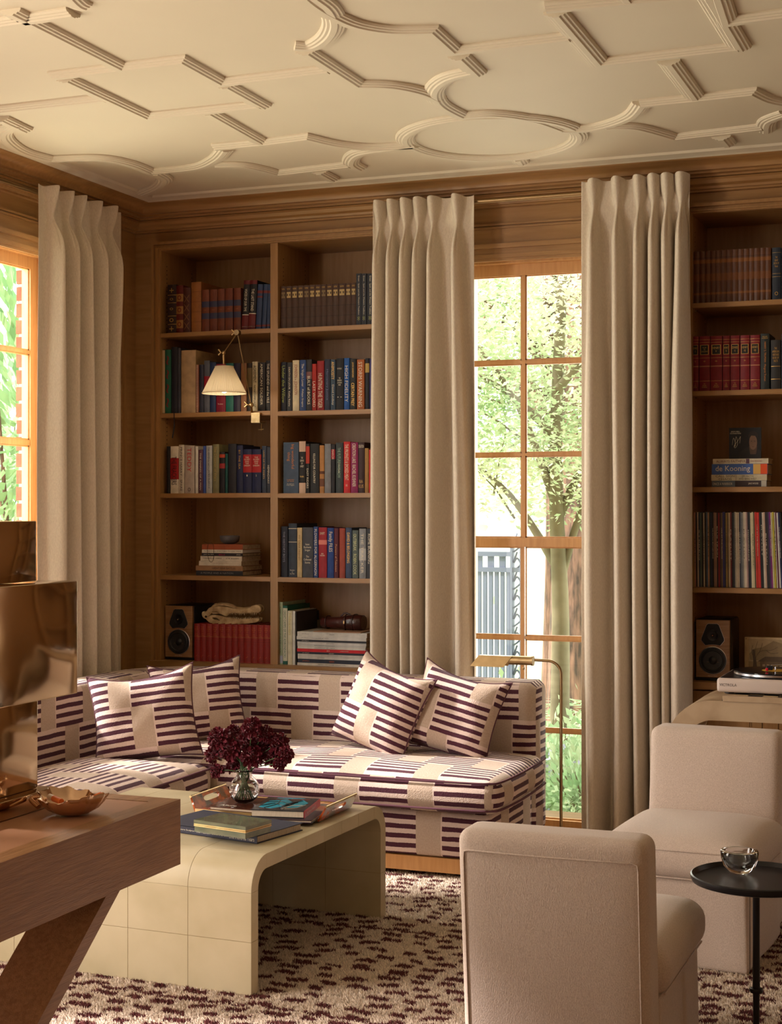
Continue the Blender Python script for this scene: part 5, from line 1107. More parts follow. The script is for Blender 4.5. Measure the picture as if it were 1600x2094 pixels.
# ---- tray
def quadbox(name, m_, corners, z0, z1, parent=None, **k):
    return MB().prism(corners, z0, z1).build(name, m_, parent, normals=True, **k)
tort = mat('tortoiseshell', lin((196, 84, 18)), .12, col2=lin((40, 14, 12)), scale=16, contrast=(.42, .58), coat=.8)
A = Vector(atT(400, 1663)); B_ = Vector(atT(650, 1683)); C_ = Vector(atT(712, 1640)); ux = (B_-A).normalized(); uy = Vector((-ux.y, ux.x)); LX = (B_-A).length+.0; LY = .27
def tr(a, b): p = A+ux*a+uy*b; return (p.x, p.y)
def tray():
    z0 = ZTB+.004; t = thing('tray', 'tortoiseshell tray with brass edges and cut-out handles on the coffee table', 'tray', (*tr(LX/2, LY/2), ZTB))
    quadbox('tray_base', tort, [tr(0, 0), tr(LX, 0), tr(LX, LY), tr(0, LY)], z0, z0+.008, t)
    quadbox('brass_edge', BRASS, [tr(0, -.004), tr(LX, -.004), tr(LX, 0), tr(0, 0)], z0+.001, z0+.012, t); quadbox('brass_edge', BRASS, [tr(0, LY), tr(LX, LY), tr(LX, LY+.004), tr(0, LY+.004)], z0+.001, z0+.012, t)
    for a, b in ((.02, .02), (LX-.02, .02), (.02, LY-.02), (LX-.02, LY-.02)): MB().lathe([(.006, 0), (.006, .004)], 10, Matrix.Translation((*tr(a, b), ZTB))).build('foot', BRASS, t)
    for sd, a in ((-1, 0), (1, LX)):
        cu = bpy.data.curves.new('handle_panel', 'CURVE'); cu.dimensions = '2D'; cu.fill_mode = 'BOTH'; cu.extrude = .003; cu.resolution_u = 4
        H_ = .052
        for pl, ty in (([(0, 0), (LY, 0), (LY-.012, H_), (.012, H_)], 0), ([(LY*.30, .022), (LY*.70, .022), (LY*.70, .040), (LY*.30, .040)], 1)):
            if ty == 0:
                sp = cu.splines.new('POLY'); sp.points.add(3); sp.use_cyclic_u = True
                for q, (x, y) in zip(sp.points, pl): q.co = (x, y, 0, 1)
            else:
                sp = cu.splines.new('BEZIER'); sp.bezier_points.add(3); sp.use_cyclic_u = True
                for q, (x, y) in zip(sp.bezier_points, [(LY*.30, .031), (LY*.5, .022), (LY*.70, .031), (LY*.5, .041)]):
                    q.co = (x, y, 0)
                sp.bezier_points[0].handle_left = (LY*.30, .040, 0); sp.bezier_points[0].handle_right = (LY*.30, .022, 0); sp.bezier_points[1].handle_left = (LY*.34, .022, 0); sp.bezier_points[1].handle_right = (LY*.66, .022, 0)
                sp.bezier_points[2].handle_left = (LY*.70, .022, 0); sp.bezier_points[2].handle_right = (LY*.70, .041, 0); sp.bezier_points[3].handle_left = (LY*.66, .041, 0); sp.bezier_points[3].handle_right = (LY*.34, .041, 0)
        cu.materials.append(tort); o = bpy.data.objects.new('handle_panel', cu); COL.objects.link(o); o.parent = t
        out = .8*sd; up = Vector((ux.x*out*.55, ux.y*out*.55, .84)).normalized(); al = Vector((uy.x, uy.y, 0)); nn = al.cross(up)
        Mt = Matrix((al, up, nn)).transposed().to_4x4(); p = tr(a, 0); Mt.translation = Vector((p[0], p[1], z0)); o.matrix_basis = wm(t).inverted() @ Mt
        tp = [Mt @ Vector((.010, H_+.001, 0)), Mt @ Vector((LY-.010, H_+.001, 0))]
        MB().tube(tp, .0042, 8).build('brass_edge', BRASS, t, smooth=50)
tray()
zt_ = ZTB+.0125
def lyingbook(label, corners, z0, z1, c_cover, c_spine, title=None, extra=None, group='books on the coffee table', name='book'):
    """corners: near-left, near-right, far-right, far-left (2D)"""
    P_ = [Vector(c) for c in corners]; cen = sum(P_, Vector((0, 0)))/4
    t = thing(name, label, 'book', (cen.x, cen.y, z0), group=group)
    tk = .0025
    quadbox('back_cover', c_cover, corners, z0, z0+tk, t); quadbox('front_cover', c_cover, corners, z1-tk, z1, t)
    ins = [tuple(p+(cen-p)*.03) for p in P_]; quadbox('pages', PAGES, ins, z0+tk, z1-tk, t)
    return t, P_, cen
bA, bB, bC, bD = [Vector(atT(*p, zt_+.028)) for p in ((516, 1655), (620, 1664), (690, 1633), (590, 1622))]
bA = Vector(atT(513, 1660, zt_+.026)); bB = Vector(atT(622, 1664, zt_+.026)); e1 = (bB-bA); e2 = Vector((-e1.y, e1.x)).normalized()*.22
BK = [bA, bB, bB+e2, bA+e2]; 
lowc = cloth((52, 34, 46), .35); topc = cloth((44, 46, 50), .25)
off2 = Vector((.012, -.018))
t, P_, cen = lyingbook('dark plum art book lying under the blue art book on the tray', [tuple(p+off2) for p in (bA+e1*.05, bB+e1*.12, bB+e2*.7+e1*.15, bA+e2*.7)], zt_, zt_+.010, lowc, None)
t, P_, cen = lyingbook('art book with turquoise and black cover and red spine on the tray', [tuple(p) for p in BK], zt_+.0105, zt_+.034, topc, None)
zc_ = zt_+.034
MB().prism([tuple(bB), tuple(bB+e2), tuple(bB+e2+e1.normalized()*.0015), tuple(bB+e1.normalized()*.0015)], zt_+.0105, zc_).build('red_spine', cloth((176, 40, 52), .4), t, normals=True)
teal = cloth((40, 150, 176), .25); ex = e1.normalized(); ey = e2.normalized(); Lx_ = e1.length; Ly_ = e2.length
def onbk(a, b): p = bA+ex*(a*Lx_)+ey*(b*Ly_); return (p.x, p.y)
for pl in ([(.08, .2), (.35, .12), (.52, .3), (.6, .62), (.42, .85), (.12, .7)], [(.6, .2), (.8, .25), (.9, .6), (.72, .85), (.66, .5)], [(.2, .88), (.5, .9), (.75, .93), (.7, .97), (.2, .96)]):
    MB().prism([onbk(*q) for q in pl], zc_, zc_+.0004).build('printed_patch', teal, t, normals=True)
for pl in ([(.1, .3), (.3, .5), (.5, .35), (.7, .6)], [(.2, .15), (.35, .45), (.3, .8)], [(.5, .15), (.55, .5), (.75, .75)], [(.1, .6), (.4, .62), (.62, .4)]):
    MB().tube(catmull([(*onbk(*q), zc_+.0008) for q in pl], 5), .0014, 5).build('printed_line', cloth((24, 26, 30), .3), t)
for pl in ([(.55, .1), (.65, .35), (.85, .4)], [(.6, .12), (.8, .2), (.9, .45)]):
    MB().tube(catmull([(*onbk(*q), zc_+.001) for q in pl], 5), .0008, 5).build('printed_line', ink('w'), t)
text('title', 'NAN GOLDIN  MAPPLETHORPE', cloth((170, 40, 36)), t, (*onbk(.5, .86), zc_+.0006), (ex.x, ex.y, 0), (ey.x, ey.y, 0), Lx_*.7, .012)
sp_ = bB+e2*.42+ex*.0021; text('title', 'The Women of Atelier 17', ink('w'), t, (sp_.x, sp_.y, (zt_+.0105+zc_)/2), (ey.x, ey.y, 0), (0, 0, 1), Ly_*.55, .008)
# low brown book on the tray left part
C0 = [tr(.045, .012), tr(LX*.50, .012), tr(LX*.52, .21), tr(.05, .21)]
t, P_, cen = lyingbook('glossy brown album lying flat on the tray under the flower vase', C0, zt_, zt_+.012, cloth((72, 34, 24), .12), None)
text('title', 'Allure', ink('w'), t, (*tr(.10, .045), zt_+.0125), (ux.x, ux.y, 0), (uy.x, uy.y, 0), .06, .02)
# navy book and onyx box nearer the camera
N0 = Vector(atT(356, 1698, ZTB+.02)); N1 = Vector(atT(527, 1722, ZTB+.0)); N0 = Vector(atT(345, 1700, ZTB)); N1 = Vector(atT(526, 1726, ZTB)); n1 = (N1-N0); n2 = Vector((-n1.y, n1.x)).normalized()*.235
t, P_, cen = lyingbook('dark navy book under the green onyx box on the coffee table', [tuple(N0-n1*.15), tuple(N1), tuple(N1+n2), tuple(N0+n2-n1*.15)], ZTB, ZTB+.024, cloth((44, 44, 62)), None)
MB().prism([tuple(N0-n1*.15), tuple(N1), tuple(N1+n2.normalized()*.002), tuple(N0-n1*.15+n2.normalized()*.002)], ZTB, ZTB+.024).build('spine', cloth((44, 44, 62)), t, normals=True)
un = n1.normalized(); fn = -n2.normalized()
for s_, f, ln, hh in (('Henry Moore Sculptures', .18, .30, .006), ('The Museum Culture to Life', .50, .36, .006), ('One Hundred Years', .83, .28, .012)):
    p = N0+n1*f+fn*.0008; text('title', s_, ink('w'), t, (p.x, p.y, ZTB+.012), (un.x, un.y, 0), (0, 0, 1), n1.length*ln, hh)
ony = mat('green_onyx', lin((122, 122, 98)), .15, col2=lin((84, 94, 78)), scale=9, stretch=(1, 2, 4), coat=.5, contrast=(.3, .7))
zo = ZTB+.0245; O0 = Vector(atT(398, 1701, zo)); O1 = Vector(atT(502, 1716, zo)); o1 = O1-O0; o2 = Vector((-o1.y, o1.x)).normalized()*.125
t = thing('trinket_box', 'green onyx box with brass rim resting on the navy book', 'box', (*(O0+(o1+o2)/2), zo))
def oq(e): c_ = O0+(o1+o2)/2; return [tuple(c_+(q-c_)*(1+e)) for q in (O0, O1, O1+o2, O0+o2)]
quadbox('box_body', ony, oq(0), zo+.0003, zo+.018, t); quadbox('brass_rim', BRASS, oq(.02), zo+.018, zo+.0215, t); quadbox('brass_rim', BRASS, oq(.015), zo+.0225, zo+.026, t); quadbox('lid', ony, oq(.02), zo+.026, zo+.037, t)
# ---- vase and flowers
vx, vy = atT(500, 1640, zt_+.0125)
def vase():
    z0 = zt_+.0128
    t = thing('vase', 'round clear glass vase of burgundy flowers on the tray', 'vase', (vx, vy, z0))
    o_ = [(0, 0), (.022, 0), (.030, .003), (.044, .016), (.0515, .036), (.050, .056), (.040, .074), (.029, .085), (.025, .092), (.027, .102), (.031, .108)]
    i_ = [(.029, .1075), (.025, .101), (.023, .092), (.027, .084), (.038, .072), (.0475, .055), (.049, .037), (.042, .019), (.028, .008), (0, .006)]
    MB().lathe(o_+i_, 40, Matrix.Translation((vx, vy, z0))).build('glass_body', CRYSTAL, t, smooth=180)
    m_ = MB(); 
    for k_ in range(12):
        a = 2*math.pi*k_/12; m_.tube([(vx+.0495*math.cos(a+d_*.5)*math.sin(R(e)), vy+.0495*math.sin(a+d_*.5)*math.sin(R(e)), z0+.037-.037*math.cos(R(e))) for e, d_ in ((60, 0), (85, .15), (110, .3))], .0012, 5)
    m_.build('cut_grooves', CRYSTAL, t, smooth=180)
    wat = bpy.data.materials.new('water'); wat.use_nodes = True; b = wat.node_tree.nodes['Principled BSDF']; b.inputs['Transmission Weight'].default_value = 1; b.inputs['IOR'].default_value = 1.33; b.inputs['Roughness'].default_value = 0
    MB().lathe([(0, .0065), (.0275, .0085), (.0415, .0195), (.0485, .037), (.047, .054), (.0405, .066), (0, .066)], 32, Matrix.Translation((vx, vy, z0))).build('water', wat, t, smooth=60)
    return z0
vz = vase()
pet = mat('burgundy_petal', lin((120, 6, 38)), .6, col2=lin((74, 3, 24)), scale=60, sheen=.1); stem_m = mat('flower_stem', lin((70, 96, 54)), .5)
def flower_mesh(seed, r):
    rr = random.Random(seed); m_ = MB(); N = 170
    for i in range(N):
        f = (i+.5)/N; ph = math.acos(1-1.5*f); th = i*2.39996
        d = Vector((math.sin(ph)*math.cos(th), math.sin(ph)*math.sin(th), math.cos(ph)))
        s_ = r*(.82+.3*rr.random()); up = d.orthogonal().normalized(); up = Quaternion(d, rr.random()*6.28) @ up; w_ = d.cross(up)
        b0 = d*s_*.45; b1 = d*s_+Vector((0, 0, -.15*r*f)); wd_ = r*.20
        m_.add([b0-w_*wd_*.3, b0+w_*wd_*.3, d*s_*.8+w_*wd_+up*.1*r, b1+w_*wd_*.6+up*.16*r, b1+up*.24*r+d*.04*r, b1-w_*wd_*.6+up*.16*r, d*s_*.8-w_*wd_+up*.1*r], [(0, 1, 2, 3, 4, 5, 6)])
    m_.lathe([(0, -r*.55), (r*.6, -r*.3), (r*.72, .1*r), (r*.5, .5*r), (0, r*.66)], 10)
    return m_
proto = [flower_mesh(i, 1.0).build('bloom_mesh', pet, smooth=50, base=False) for i in range(3)]
fl = [(556/3.33, 0)]  # placeholder
fls = [((515, 1487), .030, 'topmost'), ((541, 1500), .025, 'upper right'), ((478, 1500), .026, 'upper left'), ((448, 1512), .034, 'left'), ((505, 1520), .034, 'central'), ((540, 1528), .032, 'right of centre'), ((472, 1535), .033, 'left of centre'), ((568, 1520), .032, 'right'), ((438, 1545), .028, 'outer left'), ((515, 1548), .034, 'lower middle'), ((555, 1550), .028, 'lower right'), ((585, 1543), .024, 'outermost right'), ((445, 1578), .022, 'drooping lowest left'), ((482, 1565), .027, 'lower left'), ((572, 1562), .020, 'drooping right')]
for i, ((px, py), r, wh) in enumerate(fls):
    dy = ((i*37) % 11-5)/5*.045; Yp = vy+dy; x, z = onY(px, py, Yp)
    t = thing('flower', '%s burgundy pompom flower in the round glass vase' % wh, 'flower', (x, Yp, z), group='burgundy flowers in the vase')
    b = proto[i % 3].copy(); COL.objects.link(b); b.name = 'bloom'; b.parent = t; d = Vector((x-vx, Yp-vy, .10)).normalized()
    b.matrix_basis = (Quaternion(Vector((0, 0, 1)).cross(d).normalized(), Vector((0, 0, 1)).angle(d)*.8).to_matrix().to_4x4()) @ Matrix.Scale(r*1.14, 4)
    a = i*2.4
    bt = (vx+.028*math.cos(a+2.5), vy+.028*math.sin(a+2.5), vz+.014); nk = (vx+.015*math.cos(a), vy+.015*math.sin(a), vz+.095)
    MB().tube(catmull([bt, ((bt[0]+nk[0])/2, (bt[1]+nk[1])/2, vz+.05), nk, ((x+nk[0])/2, (Yp+nk[1])/2, (z+nk[2])/2+.008), (x, Yp, z)], 4), .0016, 6).build('stem', stem_m, t, smooth=60)
for p_ in proto: bpy.data.objects.remove(p_)

# ================================================================== DESK
def desk():
    X1, X0, Y1, Y0, Z1, Z0 = -1.712, -2.62, 3.102, 1.25, .75, .603
    t = thing('desk', 'oak desk with leather top and slanted trestle legs in the left foreground', 'desk', ((X0+X1)/2, (Y0+Y1)/2, 0))
    W_ = .052
    bx('front_board', DESK_M, X1-.03, X1, Y0, Y1, Z0, Z1, t); bx('rear_board', DESK_M, X0, X0+.03, Y0, Y1, Z0, Z1, t); bx('end_board', DESK_M, X0+.03, X1-.03, Y1-.03, Y1, Z0, Z1, t); bx('end_board', DESK_M, X0+.03, X1-.03, Y0, Y0+.03, Z0, Z1, t)
    bx('bottom_board', DESK_M, X0+.03, X1-.03, Y0+.03, Y1-.03, Z0, Z0+.02, t)
    bx('top_border', DESK_M, X1-W_, X1-.0302, Y0+.03, Y1-.03, Z1-.02, Z1, t); bx('top_border', DESK_M, X0+.0302, X0+W_, Y0+.03, Y1-.03, Z1-.02, Z1, t)
    bx('top_border', DESK_M, X0+W_, X1-W_, Y1-W_, Y1-.0302, Z1-.02, Z1, t); bx('top_border', DESK_M, X0+W_, X1-W_, Y0+.0302, Y0+W_, Z1-.02, Z1, t)
    bx('leather_inset', mat('tan_leather', lin((178, 132, 100)), .42, col2=lin((166, 120, 90)), scale=6, bump=.1, bscale=400), X0+W_+.0015, X1-W_-.0015, Y0+W_+.0015, Y1-W_-.0015, Z1-.02, Z1-.001, t)
    def leg(xa, xb, pt, pb):
        # slanted board from pt=(y,z) to pb=(y,z)
        d = Vector((pt[0]-pb[0], pt[1]-pb[1])).normalized(); n = Vector((-d.y, d.x)); th_ = .017
        pl = [(pb[0]+n.x*th_, pb[1]+n.y*th_), (pb[0]-n.x*th_, pb[1]-n.y*th_), (pt[0]-n.x*th_, pt[1]-n.y*th_), (pt[0]+n.x*th_, pt[1]+n.y*th_)]
        # trim flush with rug and underside
        def hitz(p, z): k_ = (z-p[1])/d.y; return (p[0]+d.x*k_, z)
        pl = [hitz(pl[0], RZ+.003), hitz(pl[1], RZ+.003), hitz(pl[2], Z0-.0005), hitz(pl[3], Z0-.0005)]
        m_ = MB(); vs = [(x, y, z) for x in (xa, xb) for y, z in pl]; m_.add(vs, [(0, 1, 2, 3), (7, 6, 5, 4), (0, 4, 5, 1), (1, 5, 6, 2), (2, 6, 7, 3), (3, 7, 4, 0)])
        return m_
    for xa, xb in ((-1.875, -1.735), (X0+.03, X0+.17)):
        o = leg(xa, xb, (2.865, .603), (2.07, 0)).build('leg', DESK_M, t, normals=True); MB().box(0, 0, 0, 0, 0, 0)
        o2 = leg(xa, xb, (1.49, .603), (2.285, 0)).build('leg', DESK_M, t, normals=True)
    MB().tube([(-1.82, 2.178, .08), (X0+.1, 2.178, .08)], .02, 12).build('stretcher', DESK_M, t, smooth=40)
desk()
def brass_lamp():
    zz = .7505; t = thing('table_lamp', 'stacked polished-brass block lamp base on the desk', 'lamp', (-2.12, 2.78, zz))
    pb = bpy.data.materials.new('polished_brass'); pb.use_nodes = True; q = NT(pb); b = q.N['Principled BSDF']; b.inputs['Base Color'].default_value = (.62, .47, .32, 1); b.inputs['Metallic'].default_value = 1; b.inputs['Roughness'].default_value = .09
    tc = q.N.new('ShaderNodeTexCoord'); nz = q.N.new('ShaderNodeTexNoise'); nz.inputs['Scale'].default_value = 5; nz.inputs['Detail'].default_value = .5; q.L.new(tc.outputs['Object'], nz.inputs[0])
    bp = q.N.new('ShaderNodeBump'); bp.inputs['Strength'].default_value = .35; bp.inputs['Distance'].default_value = .04; q.L.new(nz.outputs[0], bp.inputs['Height']); q.L.new(bp.outputs[0], b.inputs['Normal'])
    def blk(nm, x1, y1, z0, z1, dx, dy): MB().rbox(x1-dx, x1, y1-dy, y1, z0, z1, .0025, 2).build(nm, pb, t, smooth=40)
    blk('base_plate', -1.935, 2.94, zz, zz+.04, .36, .36); blk('lower_block', -1.965, 2.915, zz+.04, .988, .24, .24); blk('middle_block', -1.93, 3.02, .989, 1.243, .36, .40); blk('upper_block', -1.99, 2.947, 1.244, 1.379, .24, .24)
brass_lamp()
def ashtray():
    z0 = .7505; cx, cy = onZ(139, 1668, z0); cx += .0; cy += .02
    t = thing('shell_dish', 'scalloped bronze shell dish holding cigarettes on the desk', 'dish', (cx, cy, z0))
    n = 60; prof = [(.02, .0), (.035, .003), (.052, .012), (.064, .026), (.072, .040), (.071, .042), (.062, .029), (.050, .015), (.032, .006), (0, .004)]
    def wob(a, i):
        am = min(1, i/4) if i < 5 else min(1, (9-i)/4)
        return am*(.075*math.cos(11*a)*.8+.03*math.cos(22*a))
    vs = []; fs = []
    for i, (r, z) in enumerate(prof):
        for j in range(n):
            a = 2*math.pi*j/n; q = r*(1+wob(a, i)); zz = z*(1+.18*math.cos(2*a+.6)+.06*math.cos(11*a)*(r/.07)); vs.append((cx+q*math.cos(a), cy+q*math.sin(a), z0+zz))
    for i in range(len(prof)-1):
        for j in range(n): fs.append((i*n+j, i*n+(j+1) % n, (i+1)*n+(j+1) % n, (i+1)*n+j))
    fs.append(tuple(range(n-1, -1, -1)))
    sh = MB().add(vs, fs).build('shell', mat('rose_bronze', (.86, .60, .42), .22, 1, col2=(.72, .48, .33), scale=20), t, smooth=60, normals=True)
    hx, hy = onZ(70, 1652, z0+.035)
    MB().tube(catmull([(cx-.055, cy-.02, z0+.03), (cx-.075, cy-.022, z0+.036), (cx-.085, cy-.03, z0+.030), (cx-.06, cy-.04, z0+.018)], 5), [.006]*16, 8).build('curl', MATS['rose_bronze'], t, smooth=60)
    wp = mat('cigarette_paper', lin((236, 214, 196)), .6); ft = mat('orange_filter', lin((224, 110, 40)), .55)
    for nm, a, b, r, sp in (('cigarette', (cx-.045, cy-.022, z0+.038), (cx+.0, cy-.045, z0+.034), .0065, .35), ('cigarette', (cx+.02, cy-.01, z0+.022), (cx+.068, cy+.004, z0+.046), .006, .4), ('cigarette', (cx-.02, cy+.01, z0+.018), (cx+.03, cy+.0, z0+.020), .005, .5)):
        A_, B2 = Vector(a), Vector(b); mid = A_+(B2-A_)*sp
        o = MB().tube([A_, mid], r, 12).build(nm, wp, smooth=50); tag(o, {.35: 'white cigarette lying across the near rim of the shell dish', .4: 'orange-tipped cigarette standing up at the right of the shell dish', .5: 'cigarette stub on the floor of the shell dish'}[sp], 'cigarette', 'cigarettes in the shell dish')
        MB().tube([mid, B2], r*1.01, 12).build('filter', ft, o, smooth=50)
ashtray()

# ================================================================== SLIPPER CHAIRS
def chair(label, loc, rz):
    t = thing('slipper_chair', label, 'chair', (loc[0], loc[1], RZ), rz, group='linen slipper chairs')
    g = lambda p: p
    def rec(p, h):
        z = p[2]+h[2]; p[1] += (z-.30)*.10; X = p[0]/h[0]; Zf = p[2]/h[2]
        p[1] += (.012 if p[1] > 0 else -.014)*(1-X*X)*max(0, 1-Zf*Zf); return p
    MB().rbox(-.222, .222, .165, .30, .012, .655, .032, 4, 8, rec).build('backrest', CHAIRF, t, local=True, smooth=60)
    def cr(p, h):
        X, Y, Z = p[0]/h[0], p[1]/h[1], p[2]/h[2]; gg = max(0, 1-X**4)*max(0, 1-Y**4)
        if Z > 0: p[2] += .026*gg*Z+.003*math.sin(p[0]*20)*gg
        p[1] += .012*Y*max(0, 1-Z*Z); p[0] += .008*X*max(0, 1-Z*Z); return p
    MB().rbox(-.236, .236, -.335, .178, .262, .380, .042, 4, 8, cr).build('seat_cushion', CHAIRF, t, local=True, smooth=60)
    def sk(p, h):
        f = (h[2]-p[2])/(2*h[2]); p[0] *= 1+.03*f; p[1] *= 1+.02*f; p[0] += .004*math.sin(p[1]*14)*f; p[1] += .004*math.sin(p[0]*17)*f; return p
    MB().rbox(-.222, .222, -.318, .17, .0, .266, .012, 2, 8, sk).build('skirt', CHAIRF, t, local=True, smooth=60)
    # piping
    def yr(z): return .300+(z-.012-.30)*.10
    pts = [(-.204, yr(.03), .03), (-.204, yr(.3)+.001, .3), (-.204, yr(.588), .588), (-.202, yr(.602), .603), (-.190, yr(.607)+.002, .607), (-.1, yr(.607)+.010, .607), (0, yr(.607)+.0125, .607), (.1, yr(.607)+.010, .607), (.190, yr(.607)+.002, .607), (.202, yr(.602), .603), (.204, yr(.588), .588), (.204, yr(.3)+.001, .3), (.204, yr(.03), .03)]
    MB().tube(pts, .0022, 6).build('piping', CHAIRF, t, local=True, smooth=60)
    pts = [(-.234, .15, .352), (-.236, -.2, .352), (-.230, -.318, .354), (-.215, -.336, .355), (0, -.343, .358), (.215, -.336, .355), (.230, -.318, .354), (.236, -.2, .352), (.234, .15, .352)]
    MB().tube(pts, .0026, 6).build('piping', CHAIRF, t, local=True, smooth=60)
    pts = [(-.23, .16, .272), (-.232, -.315, .272), (-.215, -.332, .272), (.215, -.332, .272), (.232, -.315, .272), (.23, .16, .272)]
    MB().tube(pts, .0026, 6).build('piping', CHAIRF, t, local=True, smooth=60)
    MB().box(.2285, .2300, -.305, -.3035, 0.002, .25).build('skirt_slit', BLACKM, t, local=True)
    return t
chair('beige linen slipper chair in the foreground, seen from behind', (-.936, 3.735), R(180))
chair('beige linen slipper chair facing us in front of the stone console', (-.885, 5.05), R(-4))

# ================================================================== SIDE TABLE + BOWL
def side_table():
    x, y = -.555, 3.985; t = thing('side_table', 'black round metal drinks table beside the chairs', 'side table', (x, y, RZ)); Mx = Matrix.Translation((x, y, 0))
    MB().lathe([(0, .462), (.148, .462), (.160, .466), (.1635, .474), (.1635, .482), (.160, .484), (.157, .480), (.152, .473), (0, .473)], 64, Mx).build('tray_top', BLACK, t, smooth=35)
    MB().lathe([(.0, .012), (.0075, .013), (.0085, .18), (.0095, .19), (.0088, .30), (.009, .44), (.014, .455), (.03, .462), (0, .462)], 20, Mx).build('stem', BLACK, t, smooth=40)
    MB().lathe([(.009, .186), (.016, .188), (.018, .193), (.016, .198), (.009, .200)], 20, Mx).build('collar', BLACK, t, smooth=50)
    MB().lathe([(0, .0128), (.12, .0128), (.12, .018), (.02, .026), (0, .026)], 40, Mx).build('foot_plate', BLACK, t, smooth=35)
    z0 = .4735; bx_, by_ = onZ(1513, 1786, z0)
    b = thing('glass_bowl', 'thick clear glass bowl on the black side table', 'bowl', (bx_, by_, z0))
    MB().lathe([(0, 0), (.014, 0), (.026, .005), (.040, .020), (.047, .040), (.0485, .056), (.046, .060), (.040, .060), (.037, .054), (.034, .040), (.026, .026), (.014, .019), (0, .017)], 40, Matrix.Translation((bx_, by_, z0))).build('bowl_body', CRYSTAL, b, smooth=60)
side_table()

# ================================================================== FLOOR LAMP
def floor_lamp():
    x, y = -1.615, 6.10; q = lambda px, py: onY(px, py, y)
    x = q(1148, 1500)[0]; zt = q(1148, 1352)[1]
    t = thing('floor_lamp', 'slim brass pharmacy reading lamp at the right end of the sofa', 'lamp', (x, y, RZ*0))
    MB().lathe([(0, 0), (.085, 0), (.085, .008), (.03, .014), (.008, .02), (0, .02)], 36, Matrix.Translation((x, y, .0003))).build('base', BRASS_D, t, smooth=40)
    xe = q(1094, 1352)[0]
    pts = [(x, y, .018), (x, y, .4), (x, y, zt-.055)]+[(x-.055+.055*math.cos(R(a)), y, zt-.055+.055*math.sin(R(a))) for a in range(10, 91, 10)]+[(xe, y, zt+.001)]
    MB().tube(pts, .0062, 12).build('pole', BRASS_D, t, smooth=50)
    bm_ = mat('antique_brass', (.50, .36, .19), .35, 1, col2=(.40, .28, .14), scale=20)
    a, b = q(1091, 1352), q(1042, 1352); r = .0185
    MB().tube([(a[0], y, zt-.003), (b[0], y, zt-.003)], r, 20).build('socket', bm_, t, smooth=50)
    MB().lathe([(r+.002, -.004), (r+.002, .004)], 20, Matrix.Translation((a[0]-.003, y, zt-.003)) @ Matrix.Rotation(R(90), 4, 'Y')).build('socket_ring', bm_, t, smooth=40)
    # tent-shaped shade, front lower edge longer
    x0, x1 = q(1050, 0)[0], q(982, 0)[0]; m_ = MB(); hw, hh = .034, .036; zc = zt+.010
    vs = []
    for (x_, sl) in ((x0, 0), (x1, 0)):
        dx = 0
        sft = -.0
        for (yy, zz, k_) in ((-hw, -hh-.004, -.032), (-hw*.45, .004, .0), (hw*.45, .004, .0), (hw, -hh-.004, -.032)): vs.append((x_+k_, y+yy, zc+zz))
    fs = [(i, i+1, 5+i, 4+i) for i in range(3)]
    m_.add(vs, fs); o = m_.build('lamp_shade', bm_, t); sd = o.modifiers.new('thickness', 'SOLIDIFY'); sd.thickness = .0015
    MB().tube([(b[0]-.0, y, zt-.003), (b[0]-.045, y, zt-.003)], .009, 12).build('bulb', MATS['frosted_bulb'], t, smooth=50)
    p = q(1072, 1362); MB().lathe([(0, -.006), (.004, -.004), (.005, 0), (.004, .004), (0, .006)], 10, Matrix.Translation((p[0], y-.004, zt-.034))).build('switch_knob', BRASS, t, smooth=60); MB().tube([(p[0], y-.004, zt-.03), (p[0], y, zt-.018)], .0012, 5).build('switch_stem', BRASS, t)
floor_lamp()

